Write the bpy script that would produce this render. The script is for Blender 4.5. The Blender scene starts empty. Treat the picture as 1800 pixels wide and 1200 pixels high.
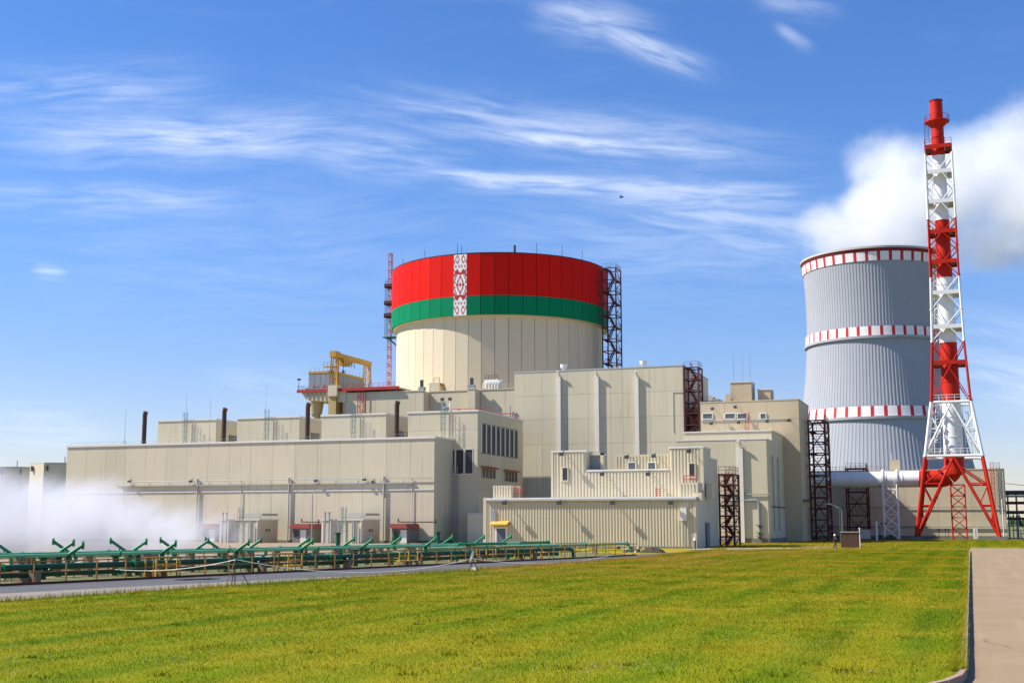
import bpy, math, random
import numpy as np
from mathutils import Vector, Matrix

random.seed(4)
rng = np.random.default_rng(4)
R = math.radians
sc = bpy.context.scene
COL = sc.collection

# ------------------------------------------------------------------ camera, sky, sun, exposure
F_PX, CAM_H = 2200.0, 3.0
PITCH = math.atan((922 - 600) / F_PX)
AZ = R(-19.9)
cam_d = bpy.data.cameras.new('camera')
cam = bpy.data.objects.new('camera', cam_d)
COL.objects.link(cam)
cam_d.sensor_width = 36.0
cam_d.lens = 36.0 * F_PX / 1800.0
cam_d.clip_start, cam_d.clip_end = 0.5, 20000
cam.location = (0, 0, CAM_H)
cam.rotation_euler = (math.pi / 2 + PITCH, 0, -AZ)
sc.camera = cam

SUN_EL, SUN_AZ = R(46.5), R(17)              # sun stands to the left, a little in front of the facades
SDIR = Vector((-math.cos(SUN_EL) * math.cos(SUN_AZ), -math.cos(SUN_EL) * math.sin(SUN_AZ), math.sin(SUN_EL)))
sd = bpy.data.lights.new('sun', 'SUN')
sun = bpy.data.objects.new('sun', sd)
COL.objects.link(sun)
sd.energy, sd.angle, sd.color = 5.0, R(0.5), (1.0, 0.93, 0.82)
sun.rotation_euler = SDIR.to_track_quat('Z', 'Y').to_euler()

sc.view_settings.view_transform = 'Standard'
sc.view_settings.look = 'None'
sc.view_settings.exposure = 0.75
sc.view_settings.gamma = 1.0
sc.view_settings.use_curve_mapping = False
sc.render.engine = 'CYCLES'
sc.cycles.use_denoising = True
sc.cycles.max_bounces = 14
sc.cycles.volume_bounces = 12
sc.cycles.volume_step_rate = 0.5
sc.cycles.volume_max_steps = 200
sc.cycles.transparent_max_bounces = 12


class NT:
    """small helper for building node trees"""
    def __init__(s, tree):
        s.t = tree
        s.t.nodes.clear()

    def n(s, typ, **kw):
        nd = s.t.nodes.new(typ)
        for k, v in kw.items():
            setattr(nd, k, v)
        return nd

    def put(s, sock, v):
        if v is None:
            return
        if isinstance(v, bpy.types.NodeSocket):
            s.t.links.new(v, sock)
        else:
            sock.default_value = v

    def m(s, op, a, b=None, c=None, clamp=False):
        nd = s.n('ShaderNodeMath', operation=op, use_clamp=clamp)
        s.put(nd.inputs[0], a)
        s.put(nd.inputs[1], b)
        if c is not None:
            s.put(nd.inputs[2], c)
        return nd.outputs[0]

    def vm(s, op, a, b=None, out=0):
        nd = s.n('ShaderNodeVectorMath', operation=op)
        s.put(nd.inputs[0], a)
        if b is not None:
            s.put(nd.inputs[1], b)
        return nd.outputs[out]

    def mix(s, f, a, b, blend='MIX'):
        nd = s.n('ShaderNodeMix', data_type='RGBA', blend_type=blend)
        s.put(nd.inputs[0], f)
        s.put(nd.inputs[6], a)
        s.put(nd.inputs[7], b)
        return nd.outputs[2]

    def noise(s, vec, scale, detail=4, rough=0.55, dist=0.0):
        nd = s.n('ShaderNodeTexNoise')
        if vec is not None:
            s.put(nd.inputs['Vector'], vec)
        nd.inputs['Scale'].default_value = scale
        nd.inputs['Detail'].default_value = detail
        nd.inputs['Roughness'].default_value = rough
        nd.inputs['Distortion'].default_value = dist
        return nd.outputs[0]

    def rng(s, v, a, b, c=0.0, d=1.0, smooth=True):
        nd = s.n('ShaderNodeMapRange', interpolation_type='SMOOTHSTEP' if smooth else 'LINEAR')
        s.put(nd.inputs[0], v)
        for i, q in enumerate((a, b, c, d)):
            s.put(nd.inputs[i + 1], q)
        return nd.outputs[0]

    def xyz(s, v):
        nd = s.n('ShaderNodeSeparateXYZ')
        s.put(nd.inputs[0], v)
        return nd.outputs

    def vec(s, x, y, z):
        nd = s.n('ShaderNodeCombineXYZ')
        for i, q in enumerate((x, y, z)):
            s.put(nd.inputs[i], q)
        return nd.outputs[0]


# ---- world: Nishita sky with cirrus laid out by compass direction and height
world = bpy.data.worlds.new('World')
sc.world = world
world.use_nodes = True
W = NT(world.node_tree)
sky = W.n('ShaderNodeTexSky', sky_type='NISHITA')
sky.sun_disc = False
sky.sun_elevation = SUN_EL
sky.sun_rotation = math.atan2(SDIR.x, SDIR.y)
sky.altitude = 150
sky.air_density = 1.0
sky.dust_density = 0.2
sky.ozone_density = 1.6
dirv = W.n('ShaderNodeTexCoord').outputs['Generated']
dx, dy, dz = W.xyz(W.vm('NORMALIZE', dirv))
az_ = W.m('ARCTAN2', dx, dy)
el_ = W.m('ARCSINE', dz)


def dir_of(px, py):
    a = (px - 900) / F_PX
    b = (600 - py) / F_PX
    fwd = math.cos(PITCH) - b * math.sin(PITCH)
    upz = math.sin(PITCH) + b * math.cos(PITCH)
    return AZ + math.atan2(a, fwd), math.atan2(upz, math.hypot(a, fwd))


wob = W.noise(W.vec(W.m('MULTIPLY', az_, 3.0), W.m('MULTIPLY', el_, 6.0), 0.0), 1.6, 2)
wobc = W.m('SUBTRACT', wob, 0.5)
streaks = [  # from, to (picture points the streak runs through), half width (rad), strength, fibre
    ((-80, 170), (330, 160), .020, .36), ((60, 240), (620, 235), .019, .62), ((-60, 345), (420, 352), .013, .38),
    ((520, 250), (800, 290), .020, .42), ((690, 185), (1300, 260), .018, .50), ((830, 232), (1260, 268), .0065, .85),
    ((900, 212), (1220, 240), .005, .50), ((740, 312), (1180, 326), .0075, .92), ((1000, 322), (1420, 352), .013, .60),
    ((1120, 350), (1480, 440), .028, .45), ((960, 15), (1130, 50), .015, .52), ((1060, 50), (1225, 120), .009, .62),
    ((1340, 0), (1460, 20), .008, .3), ((1370, 50), (1420, 85), .005, .38), ((62, 478), (112, 480), .0055, .8),
    ((-20, 742), (160, 760), .016, .35), ((380, 670), (560, 700), .016, .22), ((1690, 640), (1900, 690), .022, .45),
    ((1690, 560), (1900, 600), .016, .25), ((900, 420), (1500, 410), .045, .22), ((100, 420), (800, 400), .05, .14),
]
total = None
for (p, q, hw, amp) in streaks:
    a0, e0 = dir_of(*p)
    a1, e1 = dir_of(*q)
    L = math.hypot(a1 - a0, e1 - e0)
    ux, uy = (a1 - a0) / L, (e1 - e0) / L
    ca, ce = (a0 + a1) / 2, (e0 + e1) / 2
    da = W.m('SUBTRACT', az_, ca)
    de = W.m('SUBTRACT', el_, ce)
    s_ = W.m('ADD', W.m('MULTIPLY', da, ux), W.m('MULTIPLY', de, uy))
    t_ = W.m('ADD', W.m('MULTIPLY', da, -uy), W.m('MULTIPLY', de, ux))
    t_ = W.m('ADD', t_, W.m('MULTIPLY', wobc, hw * 1.4))
    s2 = W.m('POWER', W.m('ABSOLUTE', W.m('DIVIDE', s_, L * .55)), 3.0)
    t2 = W.m('POWER', W.m('ABSOLUTE', W.m('DIVIDE', t_, hw)), 2.0)
    g = W.m('EXPONENT', W.m('MULTIPLY', W.m('ADD', s2, t2), -1.0))
    fib = W.noise(W.vec(W.m('MULTIPLY', s_, 14.0), W.m('MULTIPLY', t_, 110.0), ca * 7), 1.0, 5, .58, .25)
    g = W.m('MULTIPLY', g, W.m('MULTIPLY', W.rng(fib, .22, .80), amp))
    total = g if total is None else W.m('MAXIMUM', total, g)
# a faint veil of the same cirrus everywhere else in the sky
veil = W.noise(W.vec(W.m('MULTIPLY', az_, 3.0), W.m('MULTIPLY', el_, 16.0), 3.0), 1.6, 6, .6, .5)
total = W.m('MAXIMUM', total, W.m('MULTIPLY', W.rng(veil, .5, .85), .07), clamp=True)
hs = W.n('ShaderNodeHueSaturation')
hs.inputs['Hue'].default_value = 0.505
hs.inputs['Saturation'].default_value = 1.26
hs.inputs['Value'].default_value = 1.0
W.put(hs.inputs['Color'], sky.outputs[0])
tint = W.mix(W.rng(el_, .30, -.02), (.94, 1.04, 1.26, 1), (.86, .78, .98, 1))
tint = W.mix(1.0, hs.outputs[0], tint, 'MULTIPLY')
total = W.m('MULTIPLY', total, .88)
skyc = W.mix(total, tint, (8.6, 9.0, 9.8, 1))
bg = W.n('ShaderNodeBackground')
W.put(bg.inputs[0], skyc)
bg.inputs[1].default_value = 0.083
W.t.links.new(bg.outputs[0], W.n('ShaderNodeOutputWorld').inputs[0])

# ------------------------------------------------------------------ points from picture rays at a known depth
_fw = Vector((math.sin(AZ) * math.cos(PITCH), math.cos(AZ) * math.cos(PITCH), math.sin(PITCH)))
_rt = Vector((math.cos(AZ), -math.sin(AZ), 0))
_up = _rt.cross(_fw)
_O = Vector((0, 0, CAM_H))


def ray(px, py):
    return _fw + _rt * ((px - 900) / F_PX) + _up * ((600 - py) / F_PX)


def atY(px, py, Y):
    d = ray(px, py)
    return _O + d * (Y / d.y)


def atX(px, py, X):
    d = ray(px, py)
    return _O + d * (X / d.x)


def atG(px, py, z=0.0):
    d = ray(px, py)
    return _O + d * ((z - CAM_H) / d.z)


# ------------------------------------------------------------------ materials
def mat(name, col, rough=.7, metal=0.0, var=.12, scale=.6, streak=0.0, dirt=(.12, .10, .07), objvar=0.0, bump=0.0,
        bscale=20.0, spec=.35):
    m = bpy.data.materials.new(name)
    m.use_nodes = True
    T = NT(m.node_tree)
    out = T.n('ShaderNodeOutputMaterial')
    bs = T.n('ShaderNodeBsdfPrincipled')
    pos = T.n('ShaderNodeNewGeometry').outputs['Position']
    n1 = T.noise(pos, scale, 5, .6)
    f = T.m('ADD', 1.0 - var, T.m('MULTIPLY', n1, 2 * var))
    if objvar:
        rnd = T.n('ShaderNodeObjectInfo').outputs['Random']
        f = T.m('MULTIPLY', f, T.m('ADD', 1 - objvar, T.m('MULTIPLY', rnd, 2 * objvar)))
    c = T.mix(1.0, (*col, 1), T.vec(f, f, f), 'MULTIPLY')
    if streak:
        x, y, z = T.xyz(pos)
        sv = T.vec(T.m('MULTIPLY', x, 1.6), T.m('MULTIPLY', y, 1.6), T.m('MULTIPLY', z, .07))
        s1 = T.rng(T.noise(sv, 1.0, 4, .6), .5, .82)
        s2 = T.rng(T.noise(pos, .12, 3), .35, .7)
        c = T.mix(T.m('MULTIPLY', T.m('MULTIPLY', s1, s2), streak), c, (*dirt, 1))
    T.put(bs.inputs['Base Color'], c)
    T.put(bs.inputs['Roughness'], T.rng(n1, .2, .8, max(rough - .08, .05), min(rough + .08, 1)))
    bs.inputs['Metallic'].default_value = metal
    bs.inputs['Specular IOR Level'].default_value = spec
    if bump:
        b = T.n('ShaderNodeBump')
        b.inputs['Strength'].default_value = bump
        b.inputs['Distance'].default_value = .05
        T.put(b.inputs['Height'], T.noise(pos, bscale, 4))
        T.t.links.new(b.outputs[0], bs.inputs['Normal'])
    T.t.links.new(bs.outputs[0], out.inputs[0])
    return m


M = {}
M['panel'] = mat('beige_panel', (.60, .54, .385), .6, var=.06, scale=.25, streak=.85, dirt=(.36, .31, .21), objvar=.05)
M['joint'] = mat('panel_joint', (.36, .32, .235), .8)
M['cream'] = mat('cream_panel', (.62, .545, .385), .6, var=.05, scale=.3, streak=.6, dirt=(.44, .35, .22), objvar=.035)
M['cream_f'] = mat('cream_facade', (.53, .435, .285), .6, var=.06, scale=.3, streak=.3, dirt=(.36, .26, .15), objvar=.03)
M['cream_joint'] = mat('cream_joint', (.42, .355, .23), .8)
M['corr'] = mat('corrugated_sheet', (.60, .535, .385), .45, var=.05, scale=.3, streak=.2, dirt=(.36, .3, .2))
M['coping'] = mat('coping_metal', (.72, .70, .64), .4, var=.06)
M['grey_trim'] = mat('grey_trim', (.42, .43, .41), .5)
M['roof'] = mat('roof_sheet', (.40, .38, .34), .8)
M['dark_glass'] = mat('dark_louvre', (.035, .038, .04), .35, var=.2, spec=.5)
M['glass'] = mat('window_glass', (.10, .11, .125), .3, spec=.6)
M['red_panel'] = mat('red_panel', (.64, .012, .008), .6, var=.04, scale=.3, objvar=.05, spec=.06)
M['green_panel'] = mat('green_panel', (.002, .20, .085), .6, var=.05, scale=.3, objvar=.05, spec=.06)
M['white'] = mat('white_paint', (.80, .79, .77), .45, var=.05, streak=.15, dirt=(.5, .46, .4))
M['orn_red'] = mat('ornament_red', (.45, .012, .02), .6)
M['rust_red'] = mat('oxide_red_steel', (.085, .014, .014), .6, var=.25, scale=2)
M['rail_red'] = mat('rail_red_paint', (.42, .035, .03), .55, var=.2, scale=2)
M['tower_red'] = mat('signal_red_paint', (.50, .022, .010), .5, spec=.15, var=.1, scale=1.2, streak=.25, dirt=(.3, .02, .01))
M['steel_white'] = mat('white_steel', (.78, .78, .77), .4, var=.06)
M['steel_grey'] = mat('galvanised_steel', (.30, .34, .35), .45, metal=.3, var=.15, scale=2)
M['steel_teal'] = mat('teal_steel', (.16, .26, .27), .5, var=.2, scale=2)
M['dark_steel'] = mat('dark_steel', (.05, .055, .06), .5, var=.2)
M['stack_brown'] = mat('burnt_steel', (.075, .045, .035), .6, metal=.2, var=.4, scale=1.5)
M['yellow'] = mat('ochre_crane_paint', (.50, .28, .035), .55, var=.25, scale=1.5)
M['ochre_col'] = mat('ochre_column', (.50, .36, .15), .7, var=.15)
M['yellow_rail'] = mat('yellow_rail_paint', (.62, .38, .05), .55, var=.2, scale=2)
M['rail_brown'] = mat('rusty_yellow_rail', (.33, .17, .04), .65, var=.3, scale=2)
M['tank_grey'] = mat('grey_tank_plate', (.24, .26, .29), .5, var=.15, streak=.3, dirt=(.12, .12, .12))
M['pipe_green'] = mat('green_pipe_paint', (.02, .225, .09), .45, var=.3, scale=1.5, streak=.5, dirt=(.10, .06, .03))
M['pipe_light'] = mat('pale_green_pipe', (.22, .55, .30), .4, var=.2, scale=1.5)
M['pipe_dark'] = mat('dark_green_pipe', (.010, .075, .036), .45, var=.25, scale=1.2)
M['tower_conc'] = mat('cooling_tower_concrete', (.33, .347, .385), .85, var=.12, scale=.05, streak=.4, dirt=(.33, .35, .39))
M['ring_shaded_red'] = mat('ring_shaded_red', (.20, .012, .022), .7, var=.08)  # stripe red darkened to hold the shadow of the rim lip
M['rim_conc'] = mat('rim_concrete', (.46, .43, .38), .85)
M['ring_white'] = mat('ring_white', (.80, .77, .76), .7, var=.05)
M['ring_red'] = mat('ring_red', (.47, .022, .035), .7, var=.08)
M['concrete'] = mat('concrete', (.42, .37, .30), .9, var=.15, scale=.8, bump=.2)
M['tan_slab'] = mat('tan_concrete', (.27, .20, .13), .9, var=.25, scale=.5)
M['plinth'] = mat('dark_plinth', (.20, .19, .175), .9, var=.2)
M['blue_door'] = mat('blue_grey_door', (.10, .13, .18), .5)
M['red_canopy'] = mat('red_canopy', (.33, .075, .065), .7)
M['brown_box'] = mat('brown_wood', (.10, .055, .035), .7, var=.3)
M['black'] = mat('black_mesh', (.02, .02, .02), .8)
M['rope'] = mat('white_tape', (.75, .72, .68), .6)
M['skin'] = mat('skin', (.5, .32, .24), .6)
M['dark_cloth'] = mat('dark_cloth', (.03, .035, .05), .9)
M['soil'] = mat('dark_soil', (.05, .04, .03), .95, var=.3)


# ------------------------------------------------------------------ mesh building
class MB:
    def __init__(s):
        s.v, s.f, s.mi = [], [], []

    def add(s, verts, faces, mi=0):
        b = len(s.v)
        s.v += [tuple(q) for q in verts]
        s.f += [tuple(i + b for i in f) for f in faces]
        s.mi += [mi] * len(faces)
        return s

    def box(s, x0, x1, y0, y1, z0, z1, mi=0):
        v = [(x, y, z) for z in (z0, z1) for y in (y0, y1) for x in (x0, x1)]
        return s.add(v, [(0, 2, 3, 1), (4, 5, 7, 6), (0, 1, 5, 4), (2, 6, 7, 3), (0, 4, 6, 2), (1, 3, 7, 5)], mi)

    def prism(s, pts, z0, z1, mi=0):
        n = len(pts)
        v = [(p[0], p[1], z0) for p in pts] + [(p[0], p[1], z1) for p in pts]
        f = [tuple(range(n))[::-1], tuple(range(n, 2 * n))] + [(i, (i + 1) % n, n + (i + 1) % n, n + i) for i in range(n)]
        return s.add(v, f, mi)

    def tube(s, a, b, r, n=8, r2=None, mi=0, caps=True):
        a, b = Vector(a), Vector(b)
        d = (b - a).normalized()
        u = d.orthogonal().normalized() if abs(d.z) < .99 else Vector((1, 0, 0))
        w = d.cross(u)
        r2 = r if r2 is None else r2
        off = math.pi / n
        v = []
        for (c, rr) in ((a, r), (b, r2)):
            v += [c + (u * math.cos(off + 2 * math.pi * i / n) + w * math.sin(off + 2 * math.pi * i / n)) * rr for i in range(n)]
        f = [(i, (i + 1) % n, n + (i + 1) % n, n + i) for i in range(n)]
        if caps:
            f += [tuple(range(n))[::-1], tuple(range(n, 2 * n))]
        return s.add(v, f, mi)

    def beam(s, a, b, w, h):
        """rectangular bar, w across, h in height"""
        a, b = Vector(a), Vector(b)
        d = (b - a).normalized()
        side = d.cross(Vector((0, 0, 1)))
        side = side.normalized() if side.length > 1e-4 else Vector((1, 0, 0))
        up = side.cross(d)
        v = []
        for c in (a, b):
            v += [c + side * sx * w / 2 + up * sz * h / 2 for sx, sz in ((-1, -1), (1, -1), (1, 1), (-1, 1))]
        return s.add(v, [(0, 1, 5, 4), (1, 2, 6, 5), (2, 3, 7, 6), (3, 0, 4, 7), (3, 2, 1, 0), (4, 5, 6, 7)])

    def path(s, pts, r, n=10, radii=None):
        pts = [Vector(p) for p in pts]
        rings = []
        prev = None
        for i, p in enumerate(pts):
            d = ((pts[min(i + 1, len(pts) - 1)] - pts[max(i - 1, 0)])).normalized()
            u = d.orthogonal().normalized() if prev is None else (prev - d * prev.dot(d)).normalized()
            prev = u
            w = d.cross(u)
            rr = r if radii is None else radii[i]
            rings.append([p + (u * math.cos(2 * math.pi * k / n) + w * math.sin(2 * math.pi * k / n)) * rr for k in range(n)])
        v = [q for ring in rings for q in ring]
        f = []
        for i in range(len(pts) - 1):
            f += [(i * n + k, i * n + (k + 1) % n, (i + 1) * n + (k + 1) % n, (i + 1) * n + k) for k in range(n)]
        f += [tuple(range(n))[::-1], tuple(range((len(pts) - 1) * n, len(pts) * n))]
        return s.add(v, f)

    def lathe(s, prof, n=32, c=(0, 0), a0=0.0, a1=2 * math.pi, mi=0, caps=False):
        full = abs(a1 - a0 - 2 * math.pi) < 1e-6
        cols = n if full else n + 1
        v = []
        for (r, z) in prof:
            for i in range(cols):
                a = a0 + (a1 - a0) * i / n
                v.append((c[0] + r * math.cos(a), c[1] + r * math.sin(a), z))
        f = []
        for j in range(len(prof) - 1):
            for i in range(n):
                k = (i + 1) % cols
                f.append((j * cols + i, j * cols + k, (j + 1) * cols + k, (j + 1) * cols + i))
        if caps and full:
            f.append(tuple(range(cols))[::-1])
            f.append(tuple(range((len(prof) - 1) * cols, len(prof) * cols)))
        return s.add(v, f, mi)

    def mesh(s, name, mats, off=(0, 0, 0), smooth=False):
        me = bpy.data.meshes.new(name)
        o = Vector(off)
        me.from_pydata([tuple(Vector(q) - o) for q in s.v], [], s.f)
        for m in (mats if isinstance(mats, (list, tuple)) else [mats]):
            me.materials.append(m)
        if len(me.materials) > 1:
            me.polygons.foreach_set('material_index', s.mi)
        if smooth:
            me.shade_smooth()
            try:
                me.set_sharp_from_angle(angle=R(40))
            except Exception:
                pass
        me.update()
        return me

    def build(s, name, mats, parent=None, label=None, kind=None, smooth=False):
        off = world_loc(parent)
        o = bpy.data.objects.new(name, s.mesh(name, mats, off, smooth))
        COL.objects.link(o)
        if parent is not None:
            o.parent = parent
        if label:
            o['label'] = label
        if kind:
            o['kind'] = kind
        return o


def world_loc(o):
    v = Vector((0, 0, 0))
    while o is not None:
        v += Vector(o.location)
        o = o.parent
    return v


def piece(name, mesh, parent, loc, rotz=0.0, kind=None):
    """one copy of a shared mesh as a part; loc in world space"""
    o = bpy.data.objects.new(name, mesh)
    COL.objects.link(o)
    o.parent = parent
    o.location = Vector(loc) - world_loc(parent)
    o.rotation_euler = (0, 0, rotz)
    return o


def tag(o, label, cat, group=None, kind=None):
    o['label'] = label
    if cat:
        o['category'] = cat
    if group:
        o['group'] = group
    if kind:
        o['kind'] = kind
    return o


def thing(name, label, cat, loc=(0, 0, 0), group=None):
    o = bpy.data.objects.new(name, None)
    COL.objects.link(o)
    o.location = loc
    o.empty_display_size = .5
    return tag(o, label, cat, group)


def copy_tree(o, loc=None, label=None, parent=None):
    c = o.copy()
    COL.objects.link(c)
    c.parent = parent
    if loc is not None:
        c.location = loc
    if label:
        c['label'] = label
    for ch in list(o.children):
        copy_tree(ch, parent=c)
    return c


def structure(mb, name, m, label, smooth=False):
    o = mb.build(name, m, None, label, 'structure', smooth)
    return o


_pm = {}


def panel_mesh(w, h, t, axis, m):
    key = (round(w, 2), round(h, 2), round(t, 2), axis, m.name)
    if key not in _pm:
        b = MB()
        g = .02
        if axis == 'y':      # faces -Y, proud by t
            b.box(-w / 2 + g, w / 2 - g, -t, 0, g, h - g)
        else:                # faces +X
            b.box(0, t, -w / 2 + g, w / 2 - g, g, h - g)
        _pm[key] = b.mesh('wall_panel', m)
    return _pm[key]


def panels_front(parent, xs, zs, Y, m, t=.045, skip=None):
    for i in range(len(xs) - 1):
        for j in range(len(zs) - 1):
            if skip and skip(i, j):
                continue
            w, h = xs[i + 1] - xs[i], zs[j + 1] - zs[j]
            piece('wall_panel', panel_mesh(w, h, t, 'y', m), parent, ((xs[i] + xs[i + 1]) / 2, Y, zs[j]))


def panels_side(parent, ys, zs, X, m, t=.045, skip=None):
    for i in range(len(ys) - 1):
        for j in range(len(zs) - 1):
            if skip and skip(i, j):
                continue
            w, h = ys[i + 1] - ys[i], zs[j + 1] - zs[j]
            piece('wall_panel', panel_mesh(w, h, t, 'x', m), parent, (X, (ys[i] + ys[i + 1]) / 2, zs[j]))


def lin(a, b, n):
    return [a + (b - a) * i / n for i in range(n + 1)]


def coping(parent, x0, x1, y0, y1, z, h=.32, o=.14, m='coping', name='parapet_coping'):
    b = MB()
    t = .45
    b.box(x0 - o, x1 + o, y0 - o, y0 + t, z, z + h)
    b.box(x0 - o, x1 + o, y1 - t, y1 + o, z, z + h)
    b.box(x0 - o, x0 + t, y0 + t, y1 - t, z, z + h)
    b.box(x1 - t, x1 + o, y0 + t, y1 - t, z, z + h)
    return b.build(name, M[m], parent)


def cage_ladder(x, y, z0, z1, label, group=None, cage=True, m='steel_teal', hoops_from=2.2):
    t = thing('caged_ladder', label, 'ladder', (x, y, z0), group)
    w = .32
    for s in (-1, 1):
        MB().tube((x + s * w, y, z0), (x + s * w, y, z1), .045, 6).build('stile', M[m], t)
    b = MB()
    z = z0 + .3
    while z < z1 - 1:
        b.tube((x - w, y, z), (x + w, y, z), .025, 5)
        z += .32
    b.build('rungs', M[m], t, kind='stuff')
    if cage:
        z = z0 + hoops_from
        ang = [R(180 + 180 * i / 6) for i in range(7)]
        while z < z1:
            b = MB()
            b.path([(x + .45 * math.cos(a), y - .05 + .75 * math.sin(a), z) for a in ang], .03, 5)
            b.build('cage_hoop', M[m], t)
            z += 1.1
        for a in (R(205), R(250), R(290), R(335)):
            xx, yy = x + .45 * math.cos(a), y - .05 + .75 * math.sin(a)
            MB().tube((xx, yy, z0 + hoops_from), (xx, yy, z1), .022, 5).build('cage_strap', M[m], t)
    return t


def railing(mb, pts, h=1.1, r=.035, step=1.6, mid=True):
    for a, b in zip(pts[:-1], pts[1:]):
        a, b = Vector(a), Vector(b)
        up = Vector((0, 0, h))
        mb.tube(a + up, b + up, r, 5)
        if mid:
            mb.tube(a + up * .5, b + up * .5, r * .8, 5)
        n = max(1, int((b - a).length / step))
        for i in range(n + 1):
            p = a.lerp(b, i / n)
            mb.tube(p, p + up, r, 5)
    return mb


def stair_tower(x0, x1, y0, y1, z0, z1, n, label, m='rust_red', zig=True, kb=False, group='external steel stair towers', r=.13, cat='stair tower', solid=False):
    """open steel stair: columns, landings, zigzag flights, railings, braces"""
    t = thing('stair_tower', label, cat, ((x0 + x1) / 2, (y0 + y1) / 2, z0), group)
    mm = M[m]
    for x in (x0, x1):
        for y in (y0, y1):
            b = MB()
            b.box(x - r, x + r, y - r, y + r, z0, z1)
            b.build('column', mm, t)
    hz = (z1 - z0) / n
    for k in range(n):
        za, zb = z0 + k * hz, z0 + (k + 1) * hz
        b = MB()
        for (p, q) in (((x0, y0), (x1, y0)), ((x0, y1), (x1, y1)), ((x0, y0), (x0, y1)), ((x1, y0), (x1, y1))):
            b.beam((*p, zb - .12), (*q, zb - .12), r * 1.4, .22)
        b.build('ring_beam', mm, t)
        lw = (x1 - x0) * .3
        left = k % 2 == 0
        b = MB()
        if left:
            b.box(x1 - lw, x1 - .16, y0 + .15, y1 - .15, zb - .06, zb)
        else:
            b.box(x0 + .16, x0 + lw, y0 + .15, y1 - .15, zb - .06, zb)
        b.build('landing', mm, t)
        if zig:
            b = MB()
            xa, xb = (x0 + lw, x1 - lw) if left else (x1 - lw, x0 + lw)
            ym = y0 + (y1 - y0) * (.30 if left else .62)
            wd = (y1 - y0) * .34
            for s in (-.5, .5):
                b.beam((xa, ym + s * wd, za + .03), (xb, ym + s * wd, zb - .03), .06, .24)
            ns = max(4, int(hz / .22))
            for i in range(ns):
                f = (i + .5) / ns
                xc, zc = xa + (xb - xa) * f, za + (zb - za) * f
                b.box(xc - .13, xc + .13, ym - wd / 2, ym + wd / 2, zc - .02, zc + .02)
            b.build('stair_flight', mm, t)
            for s in (-.5, .5):
                b = MB()
                b.tube((xa, ym + s * wd, za + 1.0), (xb, ym + s * wd, zb + 1.0), .035, 5)
                for f in (.0, .5, 1.0):
                    xc, zc = xa + (xb - xa) * f, za + (zb - za) * f
                    b.tube((xc, ym + s * wd, zc), (xc, ym + s * wd, zc + 1.0), .03, 5)
                b.build('handrail', mm, t)
        b = MB()
        railing(b, [(x0, y0, zb), (x1, y0, zb)], 1.0, .035, 1.0)
        railing(b, [(x1, y0, zb), (x1, y1, zb)], 1.0, .035, 1.0)
        b.build('railing', mm, t)
        # bracing on the front and right faces
        for fa in ('f', 'r'):
            if fa == 'f':
                p, q = Vector((x0, y0, 0)), Vector((x1, y0, 0))
            else:
                p, q = Vector((x1, y0, 0)), Vector((x1, y1, 0))
            if kb:
                if k % 2 == 0:
                    ms = [(p + Vector((0, 0, za)), p.lerp(q, .5) + Vector((0, 0, zb))), (q + Vector((0, 0, za)), p.lerp(q, .5) + Vector((0, 0, zb)))]
                else:
                    ms = [(p.lerp(q, .5) + Vector((0, 0, za)), p + Vector((0, 0, zb))), (p.lerp(q, .5) + Vector((0, 0, za)), q + Vector((0, 0, zb)))]
            else:
                ms = [(p + Vector((0, 0, za)), q + Vector((0, 0, zb)))] if left else [(q + Vector((0, 0, za)), p + Vector((0, 0, zb)))]
            for (a, b_) in ms:
                MB().tube(a, b_, r * .55, 6).build('brace', mm, t)
    return t


def sheet(pts, z, name, m, label):
    b = MB()
    b.add([(x, y, z) for x, y in pts], [tuple(range(len(pts)))])
    return structure(b, name, m, label)


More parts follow.
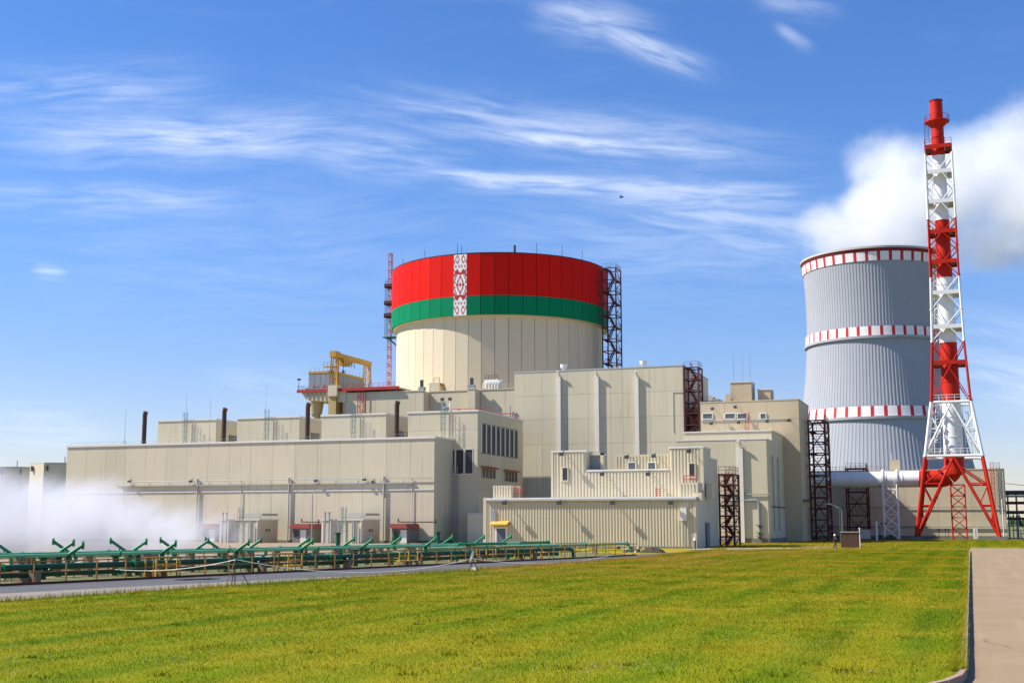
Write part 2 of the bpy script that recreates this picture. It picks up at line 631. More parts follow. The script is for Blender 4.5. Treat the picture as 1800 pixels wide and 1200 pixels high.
# ------------------------------------------------------------------ ground
def ground_mats():
    m = bpy.data.materials.new('dry_ground')
    m.use_nodes = True
    T = NT(m.node_tree)
    bs = T.n('ShaderNodeBsdfPrincipled')
    pos = T.n('ShaderNodeNewGeometry').outputs['Position']
    a = T.rng(T.noise(pos, .05, 5), .35, .65)
    c = T.mix(a, (.12, .15, .03, 1), (.20, .17, .08, 1))
    c = T.mix(T.m('MULTIPLY', T.noise(pos, 3, 4), .5), c, (.06, .08, .015, 1))
    T.put(bs.inputs['Base Color'], c)
    bs.inputs['Roughness'].default_value = .95
    T.t.links.new(bs.outputs[0], T.n('ShaderNodeOutputMaterial').inputs[0])
    M['ground'] = m

    # mown lawn: stripes of mowing, yellow dry patches, fine grain
    def lawn_col(T, pos):
        x, y, z = T.xyz(pos)
        st = T.m('SINE', T.m('ADD', T.m('MULTIPLY', x, 2 * math.pi / 2.6), T.m('MULTIPLY', T.noise(pos, .07, 2), 2.2)))
        st = T.rng(st, -.8, .9)
        sv = T.vec(T.m('MULTIPLY', x, .75), T.m('MULTIPLY', y, .035), 0.0)
        big = T.rng(T.noise(sv, 1.0, 5, .62), .36, .62)
        patch = T.rng(T.noise(pos, .13, 6, .62), .42, .64)
        far = T.rng(y, 50, 100)
        left = T.rng(T.m('SUBTRACT', x, T.m('MULTIPLY', y, .06)), -16, -31)
        dry = T.m('MULTIPLY', T.m('MULTIPLY', far, left), T.rng(T.noise(T.vec(x, T.m('MULTIPLY', y, .4), 0.0), .22, 5, .6), .36, .58))
        c = T.mix(big, (.098, .165, .0003, 1), (.172, .222, .0006, 1))
        c = T.mix(T.m('MULTIPLY', st, .75), c, (.245, .245, .004, 1))
        patch = T.m('MULTIPLY', patch, T.rng(y, 18, 80, .55, 1.3, False))
        c = T.mix(T.m('MULTIPLY', patch, .75), c, (.34, .26, .012, 1))
        c = T.mix(T.m('MULTIPLY', dry, .8), c, (.42, .265, .045, 1))
        return c
    m = bpy.data.materials.new('lawn_soil')
    m.use_nodes = True
    T = NT(m.node_tree)
    bs = T.n('ShaderNodeBsdfPrincipled')
    pos = T.n('ShaderNodeNewGeometry').outputs['Position']
    c = lawn_col(T, pos)
    gr = T.noise(pos, 9, 5, .7)
    c = T.mix(T.m('MULTIPLY', T.rng(gr, .35, .7), .35), c, (.05, .06, .002, 1))
    T.put(bs.inputs['Base Color'], c)
    bs.inputs['Roughness'].default_value = .95
    bs.inputs['Specular IOR Level'].default_value = .1
    b = T.n('ShaderNodeBump')
    b.inputs['Strength'].default_value = .6
    b.inputs['Distance'].default_value = .08
    T.put(b.inputs['Height'], gr)
    T.t.links.new(b.outputs[0], bs.inputs['Normal'])
    T.t.links.new(bs.outputs[0], T.n('ShaderNodeOutputMaterial').inputs[0])
    M['lawn'] = m
    m = bpy.data.materials.new('grass_blade')
    m.use_nodes = True
    T = NT(m.node_tree)
    bs = T.n('ShaderNodeBsdfPrincipled')
    pos = T.n('ShaderNodeNewGeometry').outputs['Position']
    c = lawn_col(T, pos)
    at = T.n('ShaderNodeAttribute', attribute_name='tint').outputs['Fac']
    c = T.mix(T.rng(at, .0, .4, .5, .0, False), c, (.055, .10, .0005, 1))
    c = T.mix(T.rng(at, .7, 1.0, .0, .6, False), c, (.34, .28, .05, 1))
    T.put(bs.inputs['Base Color'], c)
    bs.inputs['Roughness'].default_value = .6
    bs.inputs['Specular IOR Level'].default_value = .06
    tr = T.n('ShaderNodeBsdfTranslucent')
    T.put(tr.inputs[0], c)
    mx = T.n('ShaderNodeMixShader')
    mx.inputs[0].default_value = .3
    T.t.links.new(bs.outputs[0], mx.inputs[1])
    T.t.links.new(tr.outputs[0], mx.inputs[2])
    T.t.links.new(mx.outputs[0], T.n('ShaderNodeOutputMaterial').inputs[0])
    M['blade'] = m

    def pave(name, c0, c1, c2, wear):
        m = bpy.data.materials.new(name)
        m.use_nodes = True
        T = NT(m.node_tree)
        bs = T.n('ShaderNodeBsdfPrincipled')
        pos = T.n('ShaderNodeNewGeometry').outputs['Position']
        x, y, z = T.xyz(pos)
        c = T.mix(T.rng(T.noise(pos, .25, 5), .3, .7), (*c0, 1), (*c1, 1))
        tv = T.vec(T.m('MULTIPLY', x, 1.1), T.m('MULTIPLY', y, .03), 0.0)
        tr = T.rng(T.noise(tv, 1.3, 4, .6), .48, .72)
        c = T.mix(T.m('MULTIPLY', tr, wear), c, (*c2, 1))
        vo = T.n('ShaderNodeTexVoronoi', feature='DISTANCE_TO_EDGE')
        vo.inputs['Scale'].default_value = .16
        T.put(vo.inputs['Vector'], T.vm('ADD', pos, T.vec(T.m('MULTIPLY', T.noise(pos, .8, 4), 1.6), T.m('MULTIPLY', T.noise(pos, .6, 4), 1.6), 0.0)))
        crack = T.m('MULTIPLY', T.rng(vo.outputs[0], .012, .0), T.rng(T.noise(pos, .11, 2), .46, .6))
        c = T.mix(T.m('MULTIPLY', crack, .7), c, (*[q * .35 for q in c0], 1))
        spot = T.rng(T.noise(pos, 1.3, 5, .7), .62, .75)
        c = T.mix(T.m('MULTIPLY', spot, .35), c, (*[q * .55 for q in c0], 1))
        fine = T.noise(pos, 30, 4, .7)
        c = T.mix(T.m('MULTIPLY', fine, .25), c, (*[q * .6 for q in c0], 1))
        T.put(bs.inputs['Base Color'], c)
        bs.inputs['Roughness'].default_value = .9
        b = T.n('ShaderNodeBump')
        b.inputs['Strength'].default_value = .25
        b.inputs['Distance'].default_value = .02
        T.put(b.inputs['Height'], fine)
        T.t.links.new(b.outputs[0], bs.inputs['Normal'])
        T.t.links.new(bs.outputs[0], T.n('ShaderNodeOutputMaterial').inputs[0])
        return m
    M['road'] = pave('pale_concrete_road', (.25, .178, .095), (.29, .208, .118), (.34, .25, .16), .6)
    M['asphalt'] = pave('asphalt_road', (.065, .068, .075), (.085, .085, .09), (.15, .14, .13), .5)
    M['verge'] = pave('dusty_verge', (.22, .185, .155), (.26, .22, .18), (.17, .15, .13), .4)
    M['path'] = pave('pale_path', (.36, .32, .27), (.40, .36, .30), (.3, .27, .24), .3)


ground_mats()
sheet([(-6000, -1500), (6000, -1500), (6000, 9000), (-6000, 9000)], -.02, 'ground', M['ground'], 'dry grassy open ground around the power plant')
G = lambda px, py: tuple(atG(px, py))[:2]
# lawn outline (kerb on its right edge and round its near corner)
corner = [(-6.5 + 6.2 * math.cos(a), 27 + 6.2 * math.sin(a)) for a in [R(-90 + 90 * i / 10) for i in range(11)]]
lawn_pts = [(-40, 14), (-22, 16.5), (-10, 20)] + corner + [(-.3, 60), (-.25, 100), (-.2, 150), (-.2, 154)]
left_edge = [G(1480, 966.3), G(1270, 966.5), G(1120, 983.5), G(960, 995), G(800, 1007), G(500, 1027), G(300, 1041), G(0, 1062), (-37, 25)]
lawn_pts += left_edge
LZ = .12
b = MB()
b.prism(lawn_pts, -.01, LZ)
structure(b, 'lawn', M['lawn'], 'broad mown lawn with yellow dry streaks between two roads')
# far green strip in front of the buildings
b = MB()
b.prism([(-.2, 157), (-.2, 179), (30, 179), (30, 262), (-40, 262), (-40, 196), (-33, 165), (-30, 159)], -.01, .06)
structure(b, 'grass_verge', M['lawn'], 'green grass verge between the lawn and the tall stack')
sheet([(-12, -30), (30, -30), (30, 178.5), (-.35, 178.5), (-.35, 10), (-60, 5), (-60, -30)], .004, 'road', M['road'], 'wide pale concrete road along the right of the lawn')
# left road: asphalt with a dusty near edge
near = [(-37, 20)] + [G(0, 1064), G(500, 1028.5), G(800, 1008.5), G(1120, 985), G(1275, 967)]
farr = [(-50, 30), G(0, 1029), G(500, 1005), G(850, 988), G(1120, 974), G(1275, 964.5)]
sheet(near + farr[::-1], .004, 'asphalt_road', M['asphalt'], 'dark asphalt road beside the spray pond railing')
mid = [(-39.5, 22), G(0, 1043), G(500, 1017), G(800, 1003), G(1120, 984)]
sheet([(-36.5, 20), G(0, 1066), G(500, 1029.5), G(800, 1009), G(1120, 985)] + mid[::-1], .008, 'road_shoulder', M['verge'], 'dusty pale shoulder between asphalt road and lawn')
sheet([G(1110, 975), G(1290, 965), (-33, 159.9), (-62, 159.9)], .012, 'grass_strip', M['lawn'], 'thin grass strip at the foot of the corrugated building')
sheet([G(1200, 966.5), G(1480, 963.5), G(1480, 960.5), G(1300, 960.8)], .07, 'footpath', M['path'], 'pale concrete path behind the lawn leading to the wooden box')
sheet([(-140, 60), (-52, 45), (-48, 75), (-40, 120), (-64, 192), (-200, 192), (-200, 100)], .003, 'pond_apron', M['tan_slab'], 'tan concrete apron of the spray pond behind the railing')
b = MB()
b.box(-.2, 10, 153.6, 153.95, -.01, .1)
# kerb stones along the right edge of the lawn
kerb = thing('kerb', 'low concrete kerb edging the lawn along the pale road', None, (-.1, 26, 0))
kerb['kind'] = 'structure'
M['kerb'] = mat('kerb_concrete', (.30, .205, .155), .85, var=.25, scale=3, objvar=.1)
line = [Vector((p[0], p[1], 0)) for p in [(-22, 16.5), (-10, 20)] + corner]
kp = []
for a, c in zip(line[:-1], line[1:]):
    n = max(1, int((c - a).length))
    kp += [a.lerp(c, i / n) for i in range(n)]
kp.append(line[-1])
y = kp[-1].y
while y < 152:
    y += 1.0 if y < 90 else 3.0
    kp.append(Vector((-.3 + .1 * (y - 27) / 125, y, 0)))
for i in range(len(kp) - 1):
    a, c = kp[i], kp[i + 1]
    d = (c - a).normalized()
    nrm = Vector((d.y, -d.x, 0))
    b = MB()
    a2, c2 = a + d * .006, c - d * .006
    hz = .17 + random.uniform(-.008, .008)
    b.prism([a2 - nrm * .02, a2 + nrm * .10, c2 + nrm * .10, c2 - nrm * .02][::-1], -.01, hz)
    b.build('kerb_stone', M['kerb'], kerb)
far_kerb = MB()
p0, p1 = G(1540, 967), (-.3, 156)
far_kerb.beam((p0[0], p0[1], .06), (p1[0], p1[1], .06), .25, .16)
structure(far_kerb, 'far_kerb', M['kerb'], 'straight concrete kerb line across the far end of the lawn')

# ------------------------------------------------------------------ grass blades on the lawn
def inside(px, py, poly):
    res = np.zeros(len(px), bool)
    j = len(poly) - 1
    for i in range(len(poly)):
        xi, yi = poly[i]
        xj, yj = poly[j]
        c = ((yi > py) != (yj > py)) & (px < (xj - xi) * (py - yi) / (yj - yi + 1e-12) + xi)
        res ^= c
        j = i
    return res


def blades(n, y0, y1, hmin, hmax, w, pw, poly=None):
    yy = y0 * (y1 / y0) ** (rng.random(n) ** pw)
    xx = -40 + (70 if poly else 40) * rng.random(n)
    k = inside(xx, yy, [tuple(p) for p in (poly or lawn_pts)])
    xx, yy = xx[k], yy[k]
    n = len(xx)
    clump = np.sin(xx * 1.7 + np.sin(yy * .9) * 2) * np.sin(yy * 1.3 + xx * .4)
    h = (hmin + (hmax - hmin) * rng.random(n)) * (1 + .3 * clump)
    a = rng.random(n) * 2 * np.pi
    lean = h * (.25 + .55 * rng.random(n))
    la = rng.random(n) * 2 * np.pi
    ww = w * yy * (.6 + .8 * rng.random(n))
    v = np.zeros((n, 3, 3))
    v[:, 0] = np.stack([xx - np.cos(a) * ww, yy - np.sin(a) * ww, np.full(n, LZ - .005)], 1)
    v[:, 1] = np.stack([xx + np.cos(a) * ww, yy + np.sin(a) * ww, np.full(n, LZ - .005)], 1)
    v[:, 2] = np.stack([xx + np.cos(la) * lean, yy + np.sin(la) * lean, LZ + h], 1)
    t = np.clip(rng.random(n) * .9 + .1 * clump, 0, 1)
    return v.reshape(-1, 3), t


verge_pts = [(-.2, 157), (-.2, 179), (30, 179), (30, 262), (-40, 262), (-40, 196), (-33, 165), (-30, 159)]
parts_ = [blades(1000000, 15, 157, .02, .062, .00023, .92), blades(110000, 156, 262, .04, .10, .0002, 1.0, verge_pts)]
# taller tufts along the road edge on the left
V = np.concatenate([p[0] for p in parts_])
TI = np.concatenate([p[1] for p in parts_])
le = [Vector((*p, 0)) for p in left_edge[1:]]
ex, et = [], []
for a, c in zip(le[:-1], le[1:]):
    n = int((c - a).length * 130)
    for i in range(n):
        p = a.lerp(c, random.random())
        d = (c - a).normalized()
        nn = Vector((d.y, -d.x, 0))
        p = p + nn * random.gauss(-.25, .3)
        h = random.uniform(.08, .30)
        an, la = random.uniform(0, 6.28), random.uniform(0, 6.28)
        w = .014
        ex += [(p.x - math.cos(an) * w, p.y - math.sin(an) * w, LZ - .1), (p.x + math.cos(an) * w, p.y + math.sin(an) * w, LZ - .1),
               (p.x + math.cos(la) * h * .4, p.y + math.sin(la) * h * .4, LZ + h)]
        et.append(random.uniform(0, .75))
for i in range(9000):
    yy = 27 + 100 * random.random() ** 1.6
    xx = -.34 + abs(random.gauss(0, .07)) * random.choice((-1.6, .8))
    h = random.uniform(.06, .17)
    an, la = random.uniform(0, 6.28), random.uniform(-.9, .9)
    w = .008 if yy < 55 else .014
    ex += [(xx - math.cos(an) * w, yy - math.sin(an) * w, LZ), (xx + math.cos(an) * w, yy + math.sin(an) * w, LZ), (xx + math.cos(la) * h * .6, yy + math.sin(la) * h * .6, LZ + h)]
    et.append(random.uniform(.2, 1.0))
# weedy clumps and pale seed stalks scattered through the lawn
for i in range(420):
    cy = 18 * (110 / 18) ** random.random()
    cx = -38 + 37 * random.random()
    sz = random.uniform(.10, .40)
    stalk = random.random() < .35
    for k in range(10 if stalk else 34):
        x_, y_ = cx + random.gauss(0, sz), cy + random.gauss(0, sz)
        if x_ > -.6 or not inside(np.array([x_]), np.array([y_]), [tuple(p) for p in lawn_pts])[0]:
            continue
        h = random.uniform(.10, .20) if stalk else random.uniform(.04, .11)
        an, la = random.uniform(0, 6.28), random.uniform(0, 6.28)
        w = (.004 if stalk else .014) * max(1, cy / 40)
        ex += [(x_ - math.cos(an) * w, y_ - math.sin(an) * w, LZ), (x_ + math.cos(an) * w, y_ + math.sin(an) * w, LZ), (x_ + math.cos(la) * h * .5, y_ + math.sin(la) * h * .5, LZ + h)]
        et.append(random.uniform(.92, 1.0) if stalk else random.uniform(0, .12))
V = np.concatenate([V, np.array(ex)])
TI = np.concatenate([TI, np.array(et)])
me = bpy.data.meshes.new('grass')
nv = len(V)
me.vertices.add(nv)
me.vertices.foreach_set('co', V.astype(np.float32).ravel())
me.loops.add(nv)
me.loops.foreach_set('vertex_index', np.arange(nv, dtype=np.int32))
me.polygons.add(nv // 3)
me.polygons.foreach_set('loop_start', np.arange(0, nv, 3, dtype=np.int32))
me.polygons.foreach_set('loop_total', np.full(nv // 3, 3, dtype=np.int32))
at_ = me.attributes.new('tint', 'FLOAT', 'FACE')
at_.data.foreach_set('value', TI.astype(np.float32))
me.materials.append(M['blade'])
me.update()
me.validate()
go = bpy.data.objects.new('grass', me)
COL.objects.link(go)
tag(go, 'short yellow-green mown grass blades covering the lawn', 'grass', kind='stuff')
# clover heads
b = MB()
for (cx, cy, sx, sy, n) in [(300, 1165, 60, 8, 60), (1110, 1178, 90, 8, 110), (60, 1160, 50, 14, 60), (160, 1120, 60, 6, 30), (1390, 1135, 60, 8, 40),
                            (1250, 1120, 120, 14, 30), (460, 1130, 60, 8, 30), (900, 1180, 200, 12, 50), (320, 1060, 40, 5, 24), (1500, 1190, 80, 6, 30),
                            (700, 1110, 300, 40, 40), (30, 1190, 40, 6, 30)]:
    for i in range(n):
        p = atG(cx + random.gauss(0, sx * .6), cy + random.gauss(0, sy * .6), LZ)
        if p.y < 18 or p.x > -1:
            continue
        if random.random() < .35:
            continue
        r = random.uniform(.008, .014)
        c = p + Vector((0, 0, random.uniform(.07, .12)))
        b.add([c + Vector((r, 0, 0)), c + Vector((0, r, 0)), c + Vector((-r, 0, 0)), c + Vector((0, -r, 0)), c + Vector((0, 0, r)), c - Vector((0, 0, r))],
              [(0, 1, 4), (1, 2, 4), (2, 3, 4), (3, 0, 4), (1, 0, 5), (2, 1, 5), (3, 2, 5), (0, 3, 5)])
M['clover'] = mat('clover_head', (.42, .42, .33), .8)
tag(b.build('clover_flowers', M['clover']), 'scattered small white clover heads in the lawn', 'flowers', kind='stuff')

# ------------------------------------------------------------------ long low hall with roof blocks
HY, HX0, HX1, HZ = 195.0, -160.3, -84.5, 17.5
hall = thing('long_hall', 'long low beige hall with pipes along its panelled front and three roof blocks', 'building', (HX1, HY, 0))
b = MB()
b.box(HX0, HX1, HY, 227, .3, HZ)
b.build('wall', M['joint'], hall)
b = MB()
b.box(HX0 - .1, HX1 + .1, HY - .1, 227.1, -.02, .35)
b.build('plinth', M['plinth'], hall)
LEDGE = 8.9
cols = lin(HX0, HX1, 17)
panels_front(hall, cols, [.35, LEDGE - .12, LEDGE + .12, HZ][0:2], HY, M['panel'])
panels_front(hall, cols, [LEDGE + .12, HZ], HY, M['panel'])
panels_side(hall, lin(HY, 203, 2), [.35, HZ], HX1, M['panel'])
b = MB()
b.box(HX0, HX1, HY - .15, HY, LEDGE - .1, LEDGE + .1)
b.build('ledge', M['coping'], hall)
coping(hall, HX0, HX1, HY, 227, HZ, .34, .2)
b = MB()
b.box(HX0, -97.4, HY + .6, 226.5, HZ, HZ + .15)
b.build('roof', M['roof'], hall)
b = MB()
railing(b, [(HX0 + .4, HY + .5, HZ + .3), (HX1 - .4, HY + .5, HZ + .3)], .55, .02, 3.0, False)
b.build('roof_guard', M['steel_grey'], hall)


def facade_pipes():
    # long conduit and trough across the front
    def run(pts, r, m='steel_grey', name='wall_pipe'):
        for a, c in zip(pts[:-1], pts[1:]):
            MB().tube(a, c, r, 8).build(name, M[m], hall)
    z1 = 10.85
    run([(atY(200, 846, HY).x, HY - .3, z1), (HX1 - .1, HY - .3, z1)], .06)
    b = MB()
    xa, xb = atY(212, 850, HY).x, atY(728, 848, HY).x
    b.box(xa, xb, HY - .42, HY - .09, 9.98, 10.18)
    b.build('cable_trough', M['grey_trim'], hall)
    for i in range(14):
        x = xa + (xb - xa) * (i + .5) / 14
        b = MB()
        b.beam((x, HY - .05, 10.6), (x, HY - .5, 10.08), .06, .08)
        b.build('trough_bracket', M['grey_trim'], hall)
    for px in (347, 508, 675):
        x = atY(px, 900, HY).x
        b = MB()
        b.tube((x, HY - .28, .3), (x, HY - .28, LEDGE + 2), .13, 8)
        b.tube((x, HY - .35, LEDGE + 1.6), (x, HY - .35, LEDGE + 2.3), .22, 8)
        b.build('downpipe', M['grey_trim'], hall)
    for px in (424, 725):
        x = atY(px, 900, HY).x
        MB().tube((x, HY - .2, .4), (x, HY - .2, 10.85), .06, 6).build('conduit', M['grey_trim'], hall)
    for (p, q) in (((530, 917), (560, 918)), ((700, 917), (765, 918))):
        a, c = atY(*p, HY - .8), atY(*q, HY - .8)
        b = MB()
        b.tube((a.x, HY - .8, a.z), (c.x, HY - .8, a.z), .1, 6)
        b.tube((a.x, HY - .8, a.z), (a.x, HY - .8, a.z + .6), .1, 6)
        b.tube((c.x, HY - .8, a.z - .3), (c.x, HY - .8, a.z + .4), .12, 6)
        b.tube((c.x, HY - .8, a.z), (c.x, HY, a.z), .06, 6)
        b.build('standoff_pipe', M['dark_steel'], hall)
    for px, py in ((227, 846), (335, 846), (555, 845), (640, 843), (655, 847)):
        p = atY(px, py, HY - .55)
        b = MB()
        b.box(p.x - .25, p.x + .25, p.y - .2, p.y + .2, p.z - .15, p.z + .2)
        b.tube((p.x, HY, p.z + .5), p, .05, 5)
        b.build('floodlight', M['dark_steel'], hall)


facade_pipes()
# roof blocks: part > panels, louvre openings
BZ, BY0, BY1 = 22.6, 203.0, 226.0
for (x0, x1, lb) in ((-145.9, -132.9, None), (-128.3, -115.1, None), (-110.5, -97.5, None)):
    b = MB()
    b.box(x0, x1, BY0, BY1, HZ + .16, BZ)
    blk = b.build('roof_block', M['panel'], hall)
    b = MB()
    for (a, c, d, e) in ((x0 - .12, x1 + .12, BY0 - .12, BY0 + .4), (x0 - .12, x1 + .12, BY1 - .4, BY1 + .12)):
        b.box(a, c, d, e, BZ, BZ + .26)
    for (a, c) in ((x0 - .12, x0 + .4), (x1 - .4, x1 + .12)):
        b.box(a, c, BY0 + .4, BY1 - .4, BZ, BZ + .26)
    b.build('coping', M['coping'], blk)
    for i in range(4):
        ya = BY0 + 4.5 + i * 4.5
        b = MB()
        b.box(x1, x1 + .05, ya, ya + 3.2, HZ + .7, HZ + 2.6)
        b.build('louvre_opening', M['dark_glass'], blk)
        b = MB()
        for k in range(6):
            z = HZ + .8 + k * .32
            b.add([(x1 + .06, ya, z + .16), (x1 + .2, ya, z), (x1 + .2, ya + 3.2, z), (x1 + .06, ya + 3.2, z + .16)], [(0, 1, 2, 3)])
        b.build('louvre_blade', M['grey_trim'], blk, kind='stuff')
for px, py0, py1, lab in ((327, 733, 776, 'on the leftmost roof block of the long hall'), (470, 725, 770, 'on the middle roof block of the long hall'),
                          (622, 720, 768, 'on the roof block nearest the louvred block')):
    p = atY(px, 760, BY0 - .3)
    cage_ladder(p.x, BY0 - .45, HZ + .2, BZ + 1.6, 'teal caged ladder ' + lab, 'caged ladders on the roof blocks', hoops_from=1.6)
# stacks on the hall roof
st0 = None
for px, yt, lab in ((253, 728, 'standing alone at the left end of the hall roof'), (393, 722, 'beside the leftmost roof block'),
                    (540, 713, 'beside the middle roof block'), (697, 710, 'between third roof block and louvred block')):
    p = atY(px, 770, 199.5)
    ztop = atY(px, yt, 199.5).z
    t = thing('exhaust_stack', 'dark rusty exhaust stack ' + lab, 'chimney pipe', (p.x, 199.5, HZ), 'exhaust stacks on the hall roof')
    MB().tube((p.x, 199.5, HZ + .3), (p.x, 199.5, ztop), .42, 14).build('pipe', M['stack_brown'], t, smooth=True)
    b = MB()
    b.box(p.x - .9, p.x + .9, 198.7, 200.3, HZ + .1, HZ + .5)
    b.build('base', M['coping'], t)
    MB().tube((p.x + .05, 199.5, ztop), (p.x + .25, 199.4, ztop + .45), .45, 14).build('cowl', M['stack_brown'], t, smooth=True)
for px, yt, yb in ((219, 715, 776), (327, 690, 735), (368, 700, 772), (467, 675, 728)):
    p = atY(px, yb, 200.5)
    zt = atY(px, yt, 200.5).z
    t = thing('lightning_rod', 'thin lightning rod on the hall roof, %s' % {219: 'left of the lone stack', 327: 'by the leftmost ladder', 368: 'left of the second stack', 467: 'by the middle ladder'}[px],
              'lightning rod', (p.x, 200.5, HZ), 'lightning rods on the hall roof')
    MB().tube((p.x, 200.5, HZ + .2), (p.x, 200.5, zt), .05, 6, .015).build('rod', M['steel_grey'], t)
    b = MB()
    for a in (0, 2.1, 4.2):
        b.tube((p.x, 200.5, HZ + 1.6), (p.x + .9 * math.cos(a), 200.5 + .9 * math.sin(a), HZ + .2), .03, 5)
    b.build('stay', M['steel_grey'], t)

# ------------------------------------------------------------------ louvred block at the hall's right end
LX0, LX1 = -93.2, -79.8
lb = thing('louvred_block', 'tall beige block with eight dark vertical louvres on its right face', 'building', (LX1, BY0, 0))
b = MB()
b.box(LX0, LX1, BY0, BY1 + .4, -.02, BZ)
b.build('wall', M['joint'], lb)
ZL = 17.6
fx = [LX0, -88.8, -84.3, LX1]
panels_front(lb, [LX0, LX1], [19.4, BZ], BY0, M['panel'])
wz0, wz1 = atY(820, 832, BY0).z, atY(820, 790, BY0).z
panels_front(lb, [LX0, LX1], [wz1 + .15, 19.4], BY0, M['panel'])
panels_front(lb, [LX0, LX1], [.0, wz0 - .1], BY0, M['panel'])
px_cols = [795, 799.5, 815, 831]
for a, c in ((790, 799.5), (802, 815), (818, 831)):
    xa, xb = atY(a, 810, BY0).x, atY(c, 810, BY0).x
    b = MB()
    b.box(xa, xb, BY0 - .03, BY0 + .02, wz0, wz1)
    w = b.build('window', M['dark_glass'], lb)
    b = MB()
    b.box(xa - .12, xa, BY0 - .14, BY0, wz0, wz1)
    b.box(xb, xb + .12, BY0 - .14, BY0, wz0, wz1)
    b.box(xa - .12, xb + .12, BY0 - .14, BY0, wz1, wz1 + .12)
    b.box(xa - .12, xb + .12, BY0 - .14, BY0, wz0 - .12, wz0)
    b.build('frame', M['coping'], w)
xa = atY(833, 810, BY0).x
b = MB()
b.box(xa, LX1 - .02, BY0 - .1, BY0, wz0 - .1, wz1 + .15)
b.build('corner_panel', M['cream'], lb)
# right face
lz0, lz1 = atX(845, 795, LX1).z, atX(845, 744, LX1).z
ys = [atX(p, 770, LX1).y for p in (840.5, 911)]
panels_side(lb, lin(BY0, BY1 + .4, 4), [0, 9.0, lz0 - .15], LX1, M['panel'], skip=None)
panels_side(lb, lin(BY0, BY1 + .4, 2), [lz1 + .15, BZ], LX1, M['panel'])
ya, yb = atX(845, 770, LX1).y, atX(909.5, 770, LX1).y
b = MB()
b.box(LX1, LX1 + .07, BY0, ya - .1, lz0 - .15, lz1 + .15)
b.build('wall_panel', M['panel'], lb)
b = MB()
b.box(LX1, LX1 + .07, yb + .1, BY1 + .4, lz0 - .15, lz1 + .15)
b.build('wall_panel', M['panel'], lb)
for i in range(8):
    y0 = ya + (yb - ya) * i / 8
    y1 = ya + (yb - ya) * (i + 1) / 8
    b = MB()
    b.box(LX1 - .01, LX1 + .02, y0 + .2, y1 - .2, lz0, lz1)
    w = b.build('louvre', M['dark_glass'], lb)
    b = MB()
    nb = 14
    for k in range(nb):
        z = lz0 + (lz1 - lz0) * k / nb
        dz = (lz1 - lz0) / nb
        b.add([(LX1 + .03, y0 + .2, z + dz * .8), (LX1 + .12, y0 + .2, z), (LX1 + .12, y1 - .2, z), (LX1 + .03, y1 - .2, z + dz * .8)], [(0, 1, 2, 3)])
    b.build('blade', M['dark_steel'], w, kind='stuff')
    b = MB()
    b.box(LX1 + .0, LX1 + .2, y0 - .2, y0 + .2, lz0, lz1)
    b.build('mullion', M['coping'], lb)
for (pa, pb, yt, ybm) in ((846, 870, 823, 839), (886.5, 908, 829, 845)):
    y0, y1 = atX(pa, 830, LX1).y, atX(pb, 832, LX1).y
    z1, z0 = atX(pa, yt, LX1).z, atX(pa, ybm, LX1).z
    b = MB()
    b.box(LX1 + .05, LX1 + .1, y0, y1, z0, z1)
    w = b.build('strip_window', M['dark_glass'], lb)
    b = MB()
    for i in range(5):
        y = y0 + (y1 - y0) * i / 4
        b.box(LX1 + .1, LX1 + .18, y - .1, y + .1, z0, z1)
    b.build('mullions', M['cream'], w)
    b = MB()
    b.add([(LX1 + .05, y0 - .4, z1 + .5), (LX1 + .9, y0 - .4, z1 + .15), (LX1 + .9, y1 + .4, z1 + .15), (LX1 + .05, y1 + .4, z1 + .5),
           (LX1 + .05, y0 - .4, z1 + .4), (LX1 + .9, y0 - .4, z1 + .05), (LX1 + .9, y1 + .4, z1 + .05), (LX1 + .05, y1 + .4, z1 + .4)],
          [(0, 1, 2, 3), (7, 6, 5, 4), (0, 4, 5, 1), (1, 5, 6, 2), (2, 6, 7, 3)])
    b.build('sun_hood', M['rail_red'], w)
coping(lb, LX0, LX1, BY0, BY1 + .4, BZ, .3, .16)
b = MB()
b.box(LX0, LX1, BY0 + .5, BY1 - .2, BZ, BZ + .1)
b.build('roof', M['roof'], lb)
b = MB()
railing(b, [(-88, BY1 - 4, BZ + .1), (LX1 - .5, BY1 - 4, BZ + .1), (LX1 - .5, BY1 - .5, BZ + .1)], 1.2, .05, 1.2)
railing(b, [(-88, BY0 + 8, BZ + .1), (LX1 - .5, BY0 + 8, BZ + .1)], 1.2, .05, 1.2)
b.build('roof_railing', M['rail_red'], lb)
cage_ladder(atY(781, 760, BY0).x, BY0 - .45, HZ + .4, BZ + 2.0, 'teal caged ladder on the front of the louvred block', 'caged ladders on the roof blocks', hoops_from=1.6)
cage_ladder(atY(801, 860, BY0 - .5).x, BY0 - .5, .2, atY(801, 832, BY0).z + 1.2, 'tall grey ladder in the corner of hall and louvred block', None, m='steel_grey')
for px in (810, 843):
    x = atY(px, 690, 222).x
    t = thing('vent_pipe', 'small vent pipe with cowl on the louvred block roof, %s' % ('left of the red railing' if px == 810 else 'behind the red railing'), 'vent', (x, 221, BZ), 'roof vents')
    MB().tube((x, 221, BZ), (x, 221, BZ + 1.8), .12, 8).build('pipe', M['dark_steel'], t)
    MB().tube((x, 221, BZ + 1.8), (x, 221, BZ + 2.2), .24, 8).build('cowl', M['dark_steel'], t)
